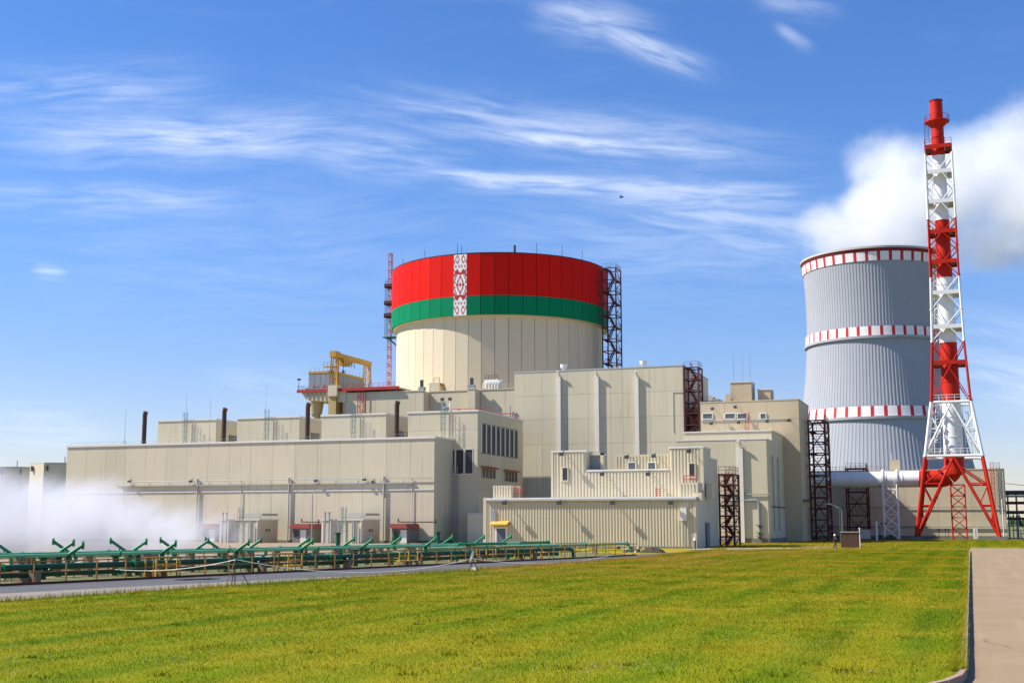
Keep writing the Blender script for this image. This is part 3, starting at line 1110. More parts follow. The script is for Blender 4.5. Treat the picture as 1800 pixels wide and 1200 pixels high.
# floodlight frame with two lamps near the ladder on the roof
x0 = atY(784, 700, 206).x
t = thing('floodlight_frame', 'white floodlight frame with two dark lamps above the louvred block ladder', 'floodlight', (x0, 206, BZ))
for s in (-.7, .8):
    MB().tube((x0 + s, 206, BZ), (x0 + s, 206, BZ + 2.4), .09, 6).build('post', M['steel_white'], t)
    b = MB()
    b.box(x0 + s - .25, x0 + s + .25, 205.7, 206.2, BZ + 2.4, BZ + 2.9)
    b.build('lamp', M['dark_steel'], t)
MB().tube((x0 - .7, 206, BZ + 1), (x0 + .8, 206, BZ + 1.6), .06, 6).build('brace', M['steel_white'], t)
# grey-brown annex in the corner
p0, p1 = atY(822, 902, 199), atY(853, 902, 199)
an = thing('corner_annex', 'small plain beige annex between louvred block and corrugated building', 'building', (p0.x, 199, 0))
b = MB()
b.box(p0.x, p1.x + 1, 199, 202.9, 0, p0.z)
b.build('wall', M['panel'], an)
b = MB()
b.box(p0.x - .1, p1.x + 1.1, 198.9, 202.88, p0.z, p0.z + .15)
b.build('roof', M['grey_trim'], an)

# ------------------------------------------------------------------ tall square block in the middle
TX0, TX1, TY, TZ = -82.6, -49.1, 229.6, 32.4
tb = thing('tall_block', 'tall plain beige block with three white riser pipes on its front', 'building', (TX1, TY, 0))
b = MB()
b.box(TX0, TX1, TY, TY + 24, -.02, TZ)
b.build('wall', M['joint'], tb)
xs = [TX0] + [atY(p, 800, TY).x for p in (953.5, 998, 1074, 1096, 1144)] + [TX1]
xs = [TX0] + [atY(p, 800, TY).x for p in (953.5, 998, 1035, 1074, 1096, 1144)] + [TX1]
zs = [0, 6.1, 12.2] + [atY(1100, p, TY).z for p in (778, 733, 690)] + [TZ]
panels_front(tb, xs, zs, TY, M['panel'])
panels_side(tb, lin(TY, TY + 24, 4), zs, TX1, M['panel'])
coping(tb, TX0, TX1, TY, TY + 24, TZ, .25, .1, 'grey_trim')
for px in (984, 1051, 1121):
    x = atY(px, 720, TY).x
    zt = atY(px, 662, TY).z
    r_ = MB()
    r_.box(x - .3, x + .3, TY - .48, TY - .08, 6, zt)
    rp = r_.build('riser_pipe', M['coping'], tb)
    b = MB()
    b.beam((x, TY - .35, zt), (x - .2, TY - .75, zt + 1.0), .35, .3)
    b.tube((x - .2, TY - .75, zt + 1.0), (x + 1.4, TY - .2, zt - 1.4), .06, 6)
    b.build('outlet', M['coping'], rp)
for px, lab in ((991, 'left'), (1131, 'right')):
    x = atY(px, 650, TY + 3).x
    t = thing('roof_vent', 'small white roof vent on the tall block, %s one' % lab, 'vent', (x, TY + 3, TZ), 'white vents on the tall block')
    MB().tube((x, TY + 3, TZ), (x, TY + 3, TZ + 1.0), .35, 12).build('pipe', M['steel_white'], t)
    MB().tube((x, TY + 3, TZ + 1.0), (x, TY + 3, TZ + 1.7), .6, 12, .7).build('cowl', M['steel_white'], t)
b = MB()
x = atY(1184, 735, TY).x
b.tube((x, TY - .1, 20), (x, TY - .1, 27.5), .045, 6)
b.tube((x, TY - .1, 27.5), (x + 2.5, TY - .1, 27.5), .045, 6)
b.build('conduit', M['grey_trim'], tb)
# red stair on its right side
q0 = atY(1201, 780, TY + 1).z
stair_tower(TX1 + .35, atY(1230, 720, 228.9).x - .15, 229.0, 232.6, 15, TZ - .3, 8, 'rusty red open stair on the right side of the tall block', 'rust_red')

# ------------------------------------------------------------------ corrugated buildings
def corrugated(parent, x0, x1, zfun, Y, m, pitch=.42, depth=.09, z0=0.1):
    """trapezoid ribs; zfun(x) -> (bottom, top) of the sheet at x"""
    b = MB()
    n = int(round((x1 - x0) / pitch))
    p = (x1 - x0) / n
    for i in range(n):
        xa = x0 + i * p
        prof = [(xa, 0), (xa + .18 * p, -depth), (xa + .6 * p, -depth), (xa + .78 * p, 0), (xa + p, 0)]
        za, zb = zfun(xa + p / 2)
        v = [(x, Y + dy, za) for x, dy in prof] + [(x, Y + dy, zb) for x, dy in prof]
        b.add(v, [(k, k + 1, k + 6, k + 5) for k in range(4)])
    return b.build('corrugated_cladding', M[m], parent, kind='stuff')


CX0, CX1, CY, CZ = -61.9, -32.9, 160.0, 6.3
cb = thing('corrugated_shed', 'long low beige corrugated building with a yellow canopied door, in front', 'building', (CX1, CY, 0))
b = MB()
b.box(CX0, CX1, CY, 165.9, -.02, CZ)
b.build('wall', M['panel'], cb)
corrugated(cb, CX0 + .35, CX1 - .35, lambda x: (.25, CZ - .35), CY - .01, 'corr', .41, .1)
b = MB()
b.box(CX0 - .12, CX0 + .35, CY - .16, CY + .2, 0, CZ + .35)
b.build('corner_trim', M['panel'], cb)
b = MB()
b.box(CX1 - .35, CX1 + .05, CY - .16, CY + .2, 0, CZ - .4)
b.build('corner_trim', M['panel'], cb)
b = MB()
b.box(CX0 + .3, CX1 + .12, CY - .42, CY - .08, CZ - .12, CZ + .08)
b.build('gutter', M['grey_trim'], cb)
b = MB()
b.box(CX0 + .36, CX1 + .1, CY - .2, CY + 5.8, CZ + .1, CZ + .3)
b.build('roof', M['coping'], cb)
# door, canopy
dxa, dxb = atY(874, 945, CY).x, atY(889, 945, CY).x
b = MB()
b.box(dxa - .3, dxb + .3, CY - .17, CY - .11, .05, 2.75)
d = b.build('door_frame', M['coping'], cb)
b = MB()
b.box(dxa, dxb, CY - .22, CY - .18, .1, 2.5)
b.build('door', M['blue_door'], d)
b = MB()
b.box(dxa - .7, dxb + .6, CY - 1.3, CY - .12, 2.95, 3.1)
b.add([(dxa - .7, CY - 1.3, 3.11), (dxb + .6, CY - 1.3, 3.11), (dxb + .6, CY - .12, 3.5), (dxa - .7, CY - .12, 3.5)], [(0, 1, 2, 3)])
b.build('door_canopy', M['yellow_rail'], cb)
b = MB()
p = atY(868, 907, CY)
b.box(p.x - .35, p.x + .35, CY - .25, CY - .1, p.z - .8, p.z + .8)
b.build('wall_board', M['steel_grey'], cb)
b = MB()
p = atY(1202, 904, CY)
b.box(p.x - .4, p.x + .45, CY - .6, CY - .1, p.z - .75, p.z + .85)
b.build('switch_box', M['coping'], cb)
b = MB()
b.tube((p.x + .15, CY - .3, .1), (p.x + .15, CY - .3, p.z - .7), .07, 6)
b.build('cable_pipe', M['steel_grey'], cb)


def flood(parent, px, py, Y, arm=1.0):
    p = atY(px, py, Y)
    b = MB()
    b.tube((p.x, Y, p.z + .35), (p.x, Y - arm, p.z), .05, 6)
    b.box(p.x - .28, p.x + .28, Y - arm - .25, Y - arm + .1, p.z - .35, p.z + .1)
    b.tube((p.x, Y, p.z - .3), (p.x, Y - arm, p.z), .03, 5)
    return b.build('floodlight', M['dark_steel'], parent)


for px in (891, 987, 1080, 1182):
    flood(cb, px, 882, CY - .1)
# roof-top box on the shed's left
p0, p1 = atY(867, 853, 162), atY(900, 853, 162)
t = thing('rooftop_unit', 'small corrugated box with grey door on the low shed roof', 'plant box', (p0.x, 162, CZ + .3))
b = MB()
b.box(p0.x, p1.x, 162, 165.5, CZ + .31, p0.z)
b.build('housing', M['panel'], t)
corrugated(t, p0.x, p1.x, lambda x: (CZ + .32, p0.z - .05), 161.99, 'corr', .41, .08)
b = MB()
b.box(p1.x, p1.x + .05, 162.6, 164.6, CZ + .35, p0.z - .3)
b.build('door', M['steel_grey'], t)
b = MB()
railing(b, [(p1.x + .6, 161.5, CZ + .3), (p1.x + .6, 165, CZ + .3)], 1.3, .05, 1.0)
railing(b, [(p1.x + .6, 161.5, CZ + .3), (p1.x + 1.6, 161.5, CZ + .3)], 1.9, .05, 1.0)
tag(b.build('roof_railing', M['rail_red']), 'red roof railing beside the small rooftop box on the low shed', 'railing')

# upper corrugated block with the notch
UY = 166.0
ux0, ux1 = -54.2, -33.0
nz = 10.25
na, nb_ = atY(1030, 820, UY).x, atY(1177, 820, UY).x
ub = thing('notched_block', 'taller corrugated block with a stepped notch in its roofline behind the low shed', 'building', (ux1, UY, 0))
ZL_, ZR_ = 12.95, 13.15
b = MB()
b.box(ux0, na, UY, UY + 10, -.02, ZL_)
b.box(na + .002, nb_ - .002, UY, UY + 10, -.02, nz)
b.box(nb_, ux1, UY, UY + 5.2, -.02, ZR_)
b.box(nb_ + .001, ux1 - .01, UY + 5.2, UY + 10, -.02, 11.9)
b.build('wall', M['panel'], ub)
corrugated(ub, ux0 + .25, na - .15, lambda x: (CZ, ZL_ - .1), UY - .01, 'corr', .46, .1)
corrugated(ub, na - .15, nb_ + .15, lambda x: (CZ, nz - .1), UY - .01, 'corr', .46, .1)
corrugated(ub, nb_ + .15, ux1 - .4, lambda x: (CZ, ZR_ - .1), UY - .01, 'corr', .46, .1)
b = MB()
b.box(ux0 - .1, na + .12, UY - .18, UY + 10, ZL_, ZL_ + .22)
b.box(na + .13, nb_ - .13, UY - .18, UY + .6, nz, nz + .22)
b.box(nb_ - .12, ux1 + .1, UY - .18, UY + 5.3, ZR_, ZR_ + .22)
b.box(nb_ - .1, ux1 + .08, UY + 5.31, UY + 10.1, 11.9, 12.1)
b.build('parapet_coping', M['coping'], ub)
b = MB()
b.box(ux0 - .08, ux0 + .25, UY - .16, UY + .1, CZ, ZL_)
b.build('corner_trim', M['panel'], ub)
b = MB()
b.box(ux1 - .4, ux1 + .05, UY - .16, UY + .1, CZ, ZR_)
b.build('corner_trim', M['panel'], ub)
for px, py in ((994, 833), (1217, 826)):
    p = atY(px, py, UY)
    b = MB()
    b.box(p.x - .35, p.x + .35, UY - .2, UY - .1, p.z - .85, p.z + .85)
    w = b.build('window', M['dark_glass'], ub)
    b = MB()
    for (a, c, e, f) in ((-.48, -.35, -.98, .98), (.35, .48, -.98, .98), (-.35, .35, .85, .98), (-.35, .35, -.98, -.85)):
        b.box(p.x + a, p.x + c, UY - .24, UY - .1, p.z + e, p.z + f)
    b.build('frame', M['cream'], w)
# dark louvre in the notch's left side and the recessed rear panel with two bright windows
b = MB()
q0, q1 = atY(1034, 815, UY + 2), atY(1050, 815, UY + 2)
b.box(q0.x, q1.x + .5, UY + 2.0, UY + 2.15, nz + .2, ZL_ - .4)
w = b.build('louvre_opening', M['tank_grey'], ub)
b = MB()
for k in range(7):
    z = nz + .35 + k * .3
    b.box(q0.x, q1.x + .5, UY + 1.92, UY + 2.0, z, z + .12)
b.build('louvre_blade', M['grey_trim'], w, kind='stuff')
b = MB()
b.box(q1.x + .52, q1.x + .9, UY + 1.7, UY + 2.3, nz + .2, ZL_ - .1)
b.box(na + .01, q1.x + .9, UY + 1.7, UY + 2.3, ZL_ - .38, ZL_ - .1)
b.build('notch_frame', M['cream'], ub)
q0, q1 = atY(1081, 800, UY + 4), atY(1177, 800, UY + 4)
b = MB()
b.box(q0.x, nb_ - .01, UY + 4, UY + 9.9, nz, atY(1100, 799, UY + 4).z)
rb = b.build('recessed_wall', M['panel'], ub)
zt = atY(1100, 799, UY + 4).z
b = MB()
n = int((nb_ - q0.x) / .46)
for i in range(n):
    xa = q0.x + i * .46
    b.box(xa + .06, xa + .28, UY + 3.92, UY + 4, nz, zt - .1)
b.build('rib', M['corr'], rb, kind='stuff')
for px in (1111, 1146):
    p = atY(px, 820, UY + 3.9)
    b = MB()
    b.box(p.x - .5, p.x + .5, UY + 3.82, UY + 3.9, p.z - .55, p.z + .55)
    w = b.build('window', M['glass'], ub)
    b = MB()
    for (a, c, e, f) in ((-.62, -.5, -.67, .67), (.5, .62, -.67, .67), (-.5, .5, .55, .67), (-.5, .5, -.67, -.55)):
        b.box(p.x + a, p.x + c, UY + 3.78, UY + 3.9, p.z + e, p.z + f)
    b.build('frame', M['white'], w)
for px, py in ((991, 797), (1062, 832), (1142, 832), (1214, 792), (1105, 802), (1152, 800)):
    flood(ub, px, py, UY + (3.8 if px in (1105, 1152) else -.1))
# side boxes at the corner of the two
p0, p1 = atY(1194, 848, 162.5), atY(1228, 866, 162.5)
t = thing('corner_box', 'small ribbed box with red railing on the right end of the low shed roof', 'plant box', (p0.x, 162.5, CZ + .3))
b = MB()
b.box(p0.x, CX1 - .2, 162.5, 165.6, CZ + .31, p0.z)
b.build('housing', M['corr'], t)
b = MB()
nrib = int((CX1 - .2 - p0.x) / .42)
for i in range(nrib):
    b.box(p0.x + .05 + i * .42, p0.x + .27 + i * .42, 162.42, 162.5, CZ + .33, p0.z - .1)
b.build('rib', M['corr'], t, kind='stuff')
b = MB()
railing(b, [(p0.x + .6, 162.8, p0.z), (p0.x + 2.2, 162.8, p0.z)], .9, .05, .8)
b.build('railing', M['rail_red'], t)
b = MB()
b.box(CX1 - .55, CX1 + .6, 161.0, 162.4, CZ - .25, CZ + .8)
tag(b.build('vent_hood', M['cream']), 'cream vent hood at the right top corner of the low shed', 'vent')
b = MB()
b.box(CX1 + .05, CX1 + .9, 166.8, 168.4, 6.4, 8.4)
tag(b.build('duct_box', M['cream']), 'cream duct box on the right side of the notched block', 'vent')
b = MB()
xr = atY(1153, 866, 161.5).x
for dxx in (0, .55):
    b.tube((xr + dxx, 161.5, CZ + .3), (xr + dxx, 161.5, CZ + 1.5), .06, 6)
for k in range(4):
    b.tube((xr, 161.5, CZ + .5 + k * .28), (xr + .55, 161.5, CZ + .5 + k * .28), .04, 5)
tag(b.build('roof_ladder', M['rail_red']), 'short red ladder standing on the low shed roof', 'ladder')
# side door of the shed
b = MB()
yd = atX(1241, 940, CX1).y
b.box(CX1 + .02, CX1 + .12, yd, yd + 2.2, .1, 3.3)
b.build('side_door', M['blue_door'], ub)
stair_tower(atY(1265, 900, 177.5).x, atY(1290, 900, 177.5).x, 177.5, 182, 0, atY(1280, 832, 177.5).z, 7, 'dark red open stair between notched block and pipe-fronted block', 'rust_red')

# ------------------------------------------------------------------ mid-right block with the white pipe (E) and the one behind (F)
EX0, EX1, EY, EZ = -46.0, -30.85, 208.5, 16.95
eb = thing('pipe_block', 'beige block with one big white vertical pipe and grey piping on its front', 'building', (EX1, EY, 0))
b = MB()
b.box(EX0, EX1, EY, EY + 19.6, .5, EZ)
b.build('wall', M['joint'], eb)
b = MB()
b.box(EX0 - .05, EX1 + .12, EY - .12, EY + 19.6, -.02, .8)
b.build('plinth', M['plinth'], eb)
panels_front(eb, [EX0, atY(1293, 850, EY).x, EX1], [.8, 7.6, EZ], EY, M['panel'])
panels_side(eb, lin(EY, EY + 19.6, 3), [.8, 7.6, EZ], EX1, M['panel'])
coping(eb, EX0, EX1, EY, EY + 6, EZ, .18, .1)
b = MB()
b.box(EX0, EX1 - .02, EY + 6, EY + 19.6, EZ, EZ + 1.8)
e2 = b.build('upper_step', M['cream'], eb)
b = MB()
b.box(EX0, EX1 + .1, EY + 5.88, EY + 19.58, EZ + 1.8, EZ + 2.0)
b.build('coping', M['coping'], e2)
x = atY(1303, 850, EY).x
zt = atY(1303, 785, EY).z
b = MB()
b.box(x - .42, x + .42, EY - .45, EY - .08, .1, zt)
w = b.build('riser_pipe', M['coping'], eb)
b = MB()
b.beam((x, EY - .35, zt), (x - .2, EY - .8, zt + 1.0), .4, .3)
b.tube((x - .2, EY - .8, zt + 1.0), (x + 1.0, EY - .2, zt - .4), .06, 6)
b.build('outlet', M['coping'], w)
xa, xb, xc = atY(1296, 880, EY).x, atY(1334, 880, EY).x, atY(1350, 873, EY).x
za = atY(1320, 879, EY).z
b = MB()
b.path([(xa - 1.4, EY - .26, za), (xb - .5, EY - .26, za), (xb - .1, EY - .26, za - .15), (xb, EY - .26, za - .55), (xb, EY - .26, 1.0)], .2, 8)
b.build('grey_pipe', M['steel_grey'], eb, smooth=True)
MB().tube((xa - 3, EY - .25, za + 1.0), (xc + .3, EY - .25, za + 1.0), .1, 6).build('wall_pipe', M['steel_grey'], eb)
for py in (925, 938, 945):
    p = atY(1335, py, EY - .6)
    b = MB()
    b.tube((p.x - .5, EY - .4, p.z + .3), (p.x + .5, EY - .4, p.z - .2), .08, 6)
    b.tube((p.x, EY - .55, p.z - .2), (p.x, EY - .55, p.z + .25), .22, 10)
    b.build('valve', M['dark_steel'], eb)
for yy in (213, 219):
    MB().tube((EX1 + .3, yy, 2), (EX1 + .3, yy, 14.5), .12, 6).build('side_pipe', M['steel_grey'], eb)
b = MB()
b.tube((EX1 + .35, 211, 6.0), (EX1 + .35, 226, 6.0), .1, 6)
b.build('side_conduit', M['dark_steel'], eb)

FX0, FX1, FY, FZ = atY(1231, 720, 228.2).x, -27.85, 228.2, 25.2
fb = thing('windowed_block', 'cream block with a row of four grey windows and two roof boxes', 'building', (FX1, FY, 0))
b = MB()
b.box(FX0, FX1, FY, FY + 14.5, -.02, FZ)
b.build('wall', M['cream_joint'], fb)
b = MB()
b.box(-49.05, FX0 - .01, 233.2, FY + 14.5, -.02, FZ - .3)
b.build('recess_wall', M['cream_f'], fb)
for ya_, yb_, zt_ in ((FY + 14.5, 268, 26.5), (268, 284, 28.8), (284, 294.6, 30.5)):  # unseen blocks added behind the facade to cast shade on the rear hall
    b = MB()
    b.prism([(-62, ya_ + .01), (atY(1416, 900, ya_).x, ya_ + .01), (atY(1416, 900, yb_).x, yb_ - .01), (-62, yb_ - .01)], -.02, zt_)
    b.build('shade_block', M['cream_f'], fb)
xm = atY(1348, 720, FY).x
jz = atY(1300, 738, FY).z
jz2 = atY(1300, 713, FY).z
panels_front(fb, [FX0, xm - 7.7, xm, FX1], [0, 6.5, 13, jz, FZ], FY, M['cream_f'])
panels_side(fb, lin(FY, FY + 14.5, 3), [0, 6.5, 13, jz, FZ], FX1, M['cream_f'])
coping(fb, FX0, FX1, FY, FY + 14.5, FZ, .2, .1, 'cream_f')
for pa, pb in ((1236, 1252), (1275, 1292), (1297, 1313), (1337, 1346)):
    xa, xb = atY(pa, 730, FY).x, atY(pb, 730, FY).x
    z0, z1 = atY((pa + pb) / 2, 735.5, FY).z, atY((pa + pb) / 2, 727, FY).z
    b = MB()
    b.box(xa, xb, FY - .12, FY - .08, z0, z1)
    w = b.build('window', M['glass'], fb)
    b = MB()
    b.box(xa - .12, xb + .12, FY - .2, FY - .07, z1, z1 + .12)
    b.box(xa - .12, xb + .12, FY - .2, FY - .07, z0 - .12, z0)
    b.box(xa - .12, xa, FY - .2, FY - .07, z0, z1)
    b.box(xb, xb + .12, FY - .2, FY - .07, z0, z1)
    b.build('frame', M['white'], w)
MB().tube((atY(1232, 738.5, FY).x, FY - .15, jz + .05), (atY(1388, 734, FY).x, FY - .15, jz + .05), .07, 6).build('cable_rail', M['grey_trim'], fb)
for px, py in ((1252, 744), (1300, 742), (1350, 740), (1388, 738), (1254, 718), (1294, 715)):
    flood(fb, px, py, FY - .1, 1.0)
lx = atY(1314, 750, FY).x
cage_ladder(lx, FY - .5, EZ + 2.0, atY(1314, 725, FY).z, 'red caged ladder on the front of the windowed block', None, m='rail_red', hoops_from=4)
for pa, pb, yt, Yp, dd, lab in ((1284, 1321, 672, 234, 4, 'larger'), (1332, 1354, 685, 236, 4, 'smaller')):
    xa, xb = atY(pa, 690, Yp).x, atY(pb, 690, Yp).x
    zt = atY((pa + pb) / 2, yt, Yp).z
    b = MB()
    b.box(xa, xb, Yp, Yp + dd, FZ - .5, zt)
    w = b.build('roof_box', M['cream_f'], fb)
    b = MB()
    b.box(xa - .12, xb + .12, Yp - .12, Yp + dd + .12, zt, zt + .15)
    b.build('coping', M['coping'], w)
    MB().tube((xb + .3, Yp + 1.5, FZ + .2), (xb + .3, Yp + 1.5, zt - .2), .1, 6).build('downpipe', M['steel_grey'], w)
xa = atY(1275, 690, 236).x
b = MB()
b.box(xa, xa + 1.2, 236, 238, FZ, FZ + 2.3)
b.build('roof_box', M['cream_f'], fb)
for px in (1290, 1306, 1319):
    p = atY(px, 672, 237)
    MB().tube((p.x, 237, p.z), (p.x, 237, p.z + 6), .05, 5, .02).build('aerial', M['steel_grey'], fb)
b = MB()
railing(b, [(atY(1238, 700, 240).x, 240, FZ), (atY(1270, 700, 240).x, 240, FZ)], 1.5, .06, 1.2)
b.tube((atY(1245, 700, 240).x, 240, FZ), (atY(1255, 690, 240).x, 240, FZ + 2.2), .06, 5)
b.tube((atY(1255, 690, 240).x, 240, FZ + 2.2), (atY(1266, 700, 240).x, 240, FZ), .06, 5)
b.build('roof_railing', M['dark_steel'], fb)
b = MB()
b.box(FX1 + .08, FX1 + 1.6, FY + 1, FY + 5, 7.2, 7.4)
b.build('canopy', M['dark_steel'], fb)
# low grey roof shape behind, between stair and penthouse
b = MB()
p0, p1 = atY(1230, 690, 262), atY(1262, 690, 262)
b.box(p0.x - 6, p0.x, 262, 270, 20, atY(1231, 688, 262).z)
b.add([(p0.x, 262, 20), (p1.x, 262, 20), (p1.x, 262, atY(1262, 700, 262).z), (p0.x, 262, atY(1231, 688, 262).z),
       (p0.x, 270, 20), (p1.x, 270, 20), (p1.x, 270, atY(1262, 700, 262).z), (p0.x, 270, atY(1231, 688, 262).z)],
      [(0, 1, 2, 3), (3, 2, 6, 7), (1, 5, 6, 2), (5, 4, 7, 6)])
tag(b.build('sloped_roof_house', M['grey_trim']), 'small grey sloped roof structure behind the stair of the tall block', 'building')
s3a = atX(1419, 950, FX1 + .3)
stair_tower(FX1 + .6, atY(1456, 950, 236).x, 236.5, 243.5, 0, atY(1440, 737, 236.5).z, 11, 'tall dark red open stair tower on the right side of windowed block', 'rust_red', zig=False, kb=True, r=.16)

# ------------------------------------------------------------------ building behind the stack
NX0, NX1, NY, NZ = -62.0, 7.6, 295.0, 15.0
nbk = thing('rear_hall', 'plain beige hall behind the red and white stack', 'building', (NX1, NY, 0))
b = MB()
b.box(NX0, NX1, NY, NY + 26, -.02, NZ)
b.build('wall', M['cream_joint'], nbk)
z1, z2 = atY(1740, 890, NY).z, atY(1740, 925, NY).z
panels_front(nbk, lin(NX0, NX1, 10), [.6, z2, z1, NZ], NY, M['cream'])
panels_side(nbk, lin(NY, NY + 26, 4), [.6, z2, z1, NZ], NX1, M['cream'])
coping(nbk, NX0, NX1, NY, NY + 26, NZ, .22, .12, 'cream')
b = MB()
b.box(NX0, NX1 + .1, NY - .12, NY, -.02, .6)
b.build('plinth', M['plinth'], nbk)
b = MB()
b.tube((NX0, NY - .3, z2), (NX1, NY - .3, z2), .12, 6)
b.tube((NX0, NY - .3, z1), (NX1, NY - .3, z1), .07, 6)
b.build('wall_pipe', M['steel_grey'], nbk)
xa = atY(1564, 810, NY + 3).x
b = MB()
b.box(xa, xa + 2.2, NY + 2, NY + 5, NZ, atY(1570, 808, NY + 2).z)
b.tube((xa + .5, NY + 3, NZ), (xa + .5, NY + 3, NZ + 4), .09, 5)
b.build('roof_box', M['cream'], nbk)
b = MB()
railing(b, [(NX0 + 20, NY + .6, NZ + .2), (atY(1560, 820, NY).x, NY + .6, NZ + .2)], .9, .04, 2.2)
b.build('roof_railing', M['rail_red'], nbk)
for px, m_, lab in ((1747, 'rail_red', 'red caged ladder on the right end of the rear hall'), (1757, 'steel_grey', 'grey ladder beside the red one on the rear hall')):
    cage_ladder(atY(px, 880, NY).x, NY - .5, z1, NZ + 1.6, lab, None, m=m_, hoops_from=.6)
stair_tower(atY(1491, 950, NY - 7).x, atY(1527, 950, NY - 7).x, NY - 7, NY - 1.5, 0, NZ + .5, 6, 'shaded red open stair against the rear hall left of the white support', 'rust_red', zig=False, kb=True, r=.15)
b = MB()
p0, p1 = atY(1513, 940, NY - 8), atY(1530, 940, NY - 8)
b.box(p0.x, p1.x, NY - 8.2, NY - 7.2, 0, atY(1513, 930, NY - 8).z)
tag(b.build('pale_cabinet', M['coping']), 'pale electrical cabinet at the foot of the shaded stair', 'cabinet')
b = MB()
p0, p1 = atY(1711, 945, NY - 2), atY(1719, 945, NY - 2)
b.box(p0.x, p1.x, NY - 2.4, NY - 1.6, 0, 2.3)
t = tag(b.build('white_cabinet', M['white']), 'white upright cabinet standing in front of the rear hall', 'cabinet')
b = MB()
b.box((p0.x + p1.x) / 2 - .03, (p0.x + p1.x) / 2 + .03, NY - 2.45, NY - 2.41, .2, 2.1)
b.build('door_seam', M['grey_trim'], t)

# ------------------------------------------------------------------ reactor building
RC = Vector((-113.8, 305.0, 0))
RW, RB = 26.6, 28.0
RZ0, RZ1, RZG, RZT = 25.0, 53.1, 57.8, 68.2
NF = 52
rx = thing('reactor_building', 'huge round reactor building wearing a red and green flag band', 'building', RC)
b = MB()
b.lathe([(RW - .5, 0), (RW - .5, RZ1)], NF, (RC.x, RC.y))
b.build('wall', M['cream_joint'], rx)
toCam = math.atan2(-RC.y, -RC.x)
phase = toCam - R(19.9)          # direction (math angle) of the ornament facet; camera's left is clockwise


def facet(w, h, t, m, name):
    bb = MB()
    g = .03
    bb.box(-w / 2 + g, w / 2 - g, -t, 0, 0, h)
    return bb.mesh(name, m)


def drum(rad, z0, z1, m, name, skip=()):
    w = 2 * rad * math.tan(math.pi / NF)
    me_ = facet(w, z1 - z0, .4, m, name)
    for i in range(NF):
        if i in skip:
            continue
        a = phase + i * 2 * math.pi / NF
        piece(name, me_, rx, (RC.x + rad * math.cos(a), RC.y + rad * math.sin(a), z0), a - math.pi / 2 + math.pi)


def drum_piece(bb, rad, a, z0, m, name, parent):
    o = piece(name, bb.mesh(name, m), parent, (RC.x + rad * math.cos(a), RC.y + rad * math.sin(a), z0), a - math.pi / 2 + math.pi)
    return o


drum(RW, RZ0, RZ1, M['cream'], 'wall_panel')
drum(RB, RZ1, RZG, M['green_panel'], 'green_panel', (0,))
drum(RB, RZG + .02, RZT, M['red_panel'], 'red_panel', (0,))
wf = 2 * RB * math.tan(math.pi / NF)
b = MB()
b.box(-wf / 2 + .02, wf / 2 - .02, -.4, 0, 0, RZT - RZ1)
orn = drum_piece(b, RB, phase, RZ1, M['white'], 'ornament_panel', rx)
# woven red ornament: drawn cell by cell from its diamonds, hooks and teeth
NCOL, NROW = 9, 47
cw = (wf - .16) / (2 * NCOL + 1)
ch = (RZT - RZ1 - .2) / (2 * NROW + 1)


def red_cell(c, r):
    c, r = abs(c), abs(r)
    v = c / 6.0 + r / 14.0                              # large middle diamond
    if .84 < v < 1.10:
        return True
    if c <= 1 and (r <= 1 or (c == 0 and r <= 3)):
        return True
    if 3 <= c <= 4 and r <= 1:
        return True
    if c >= 8 and 3 <= r <= 5:
        return True
    w = abs(c - 9.2) / 4.2 + abs(r - 15) / 9.0          # half diamonds on both edges
    if .80 < w < 1.08 and r > 6:
        return True
    if c >= 8 and 13 <= r <= 16:
        return True
    if 17 <= r <= 25 and abs(c - 4.6) < (26 - r) * .55 - .2:   # teeth
        return True
    if 14.5 < r < 19 and c < (r - 14.5) * 1.1:
        return True
    if 27 <= r <= 31 and (abs(c - 2) + abs(r - 29) * .7 < 1.5 or abs(c - 7) + abs(r - 29) * .7 < 1.7) and not (r == 29 and c in (2, 7)):
        return True
    w = abs(c - 4.6) / 3.2 + abs(r - 40) / 6.5          # pairs of small diamonds at the ends
    if .78 < w < 1.12:
        return True
    if c >= 9 and 34 <= r <= 38:
        return True
    return False


b = MB()
for r in range(-NROW, NROW + 1):
    c = -NCOL
    while c <= NCOL:
        if red_cell(c, r):
            c2 = c
            while c2 + 1 <= NCOL and red_cell(c2 + 1, r):
                c2 += 1
            x0, x1 = (c - .5) * cw, (c2 + .5) * cw
            z0 = .1 + (r + NROW) * ch
            b.add([(x0, -.43, z0), (x1, -.43, z0), (x1, -.43, z0 + ch), (x0, -.43, z0 + ch)], [(0, 1, 2, 3)])
            c = c2
        c += 1
me_ = b.mesh('ornament', M['orn_red'])
o = bpy.data.objects.new('ornament_print', me_)
o['kind'] = 'stuff'
COL.objects.link(o)
o.parent = orn
b = MB()
b.lathe([(RW - .3, RZ1 - .5), (RW + .45, RZ1 - .5), (RW + .45, RZ1 - .12), (RB + .1, RZ1 - .12), (RB + .1, RZ1 - .005), (RB - .3, RZ1 - .005)], NF, (RC.x, RC.y), phase + math.pi / NF, phase + math.pi / NF + 2 * math.pi)
b.build('soffit', M['cream'], rx)
b = MB()
b.lathe([(RB - .35, RZ1), (RB - .35, RZT - .05)], NF, (RC.x, RC.y))
b.build('band_backing', M['cream_joint'], rx)
b = MB()
b.lathe([(RB + .45, RZT - .1), (RB + .5, RZT + .18), (RB - .5, RZT + .2), (RB - .6, RZT - .6), (20, RZT + .1), (10, RZT + .9), (.1, RZT + 1.1)], NF, (RC.x, RC.y), phase + math.pi / NF, phase + math.pi / NF + 2 * math.pi)
b.build('roof', M['rust_red'], rx)
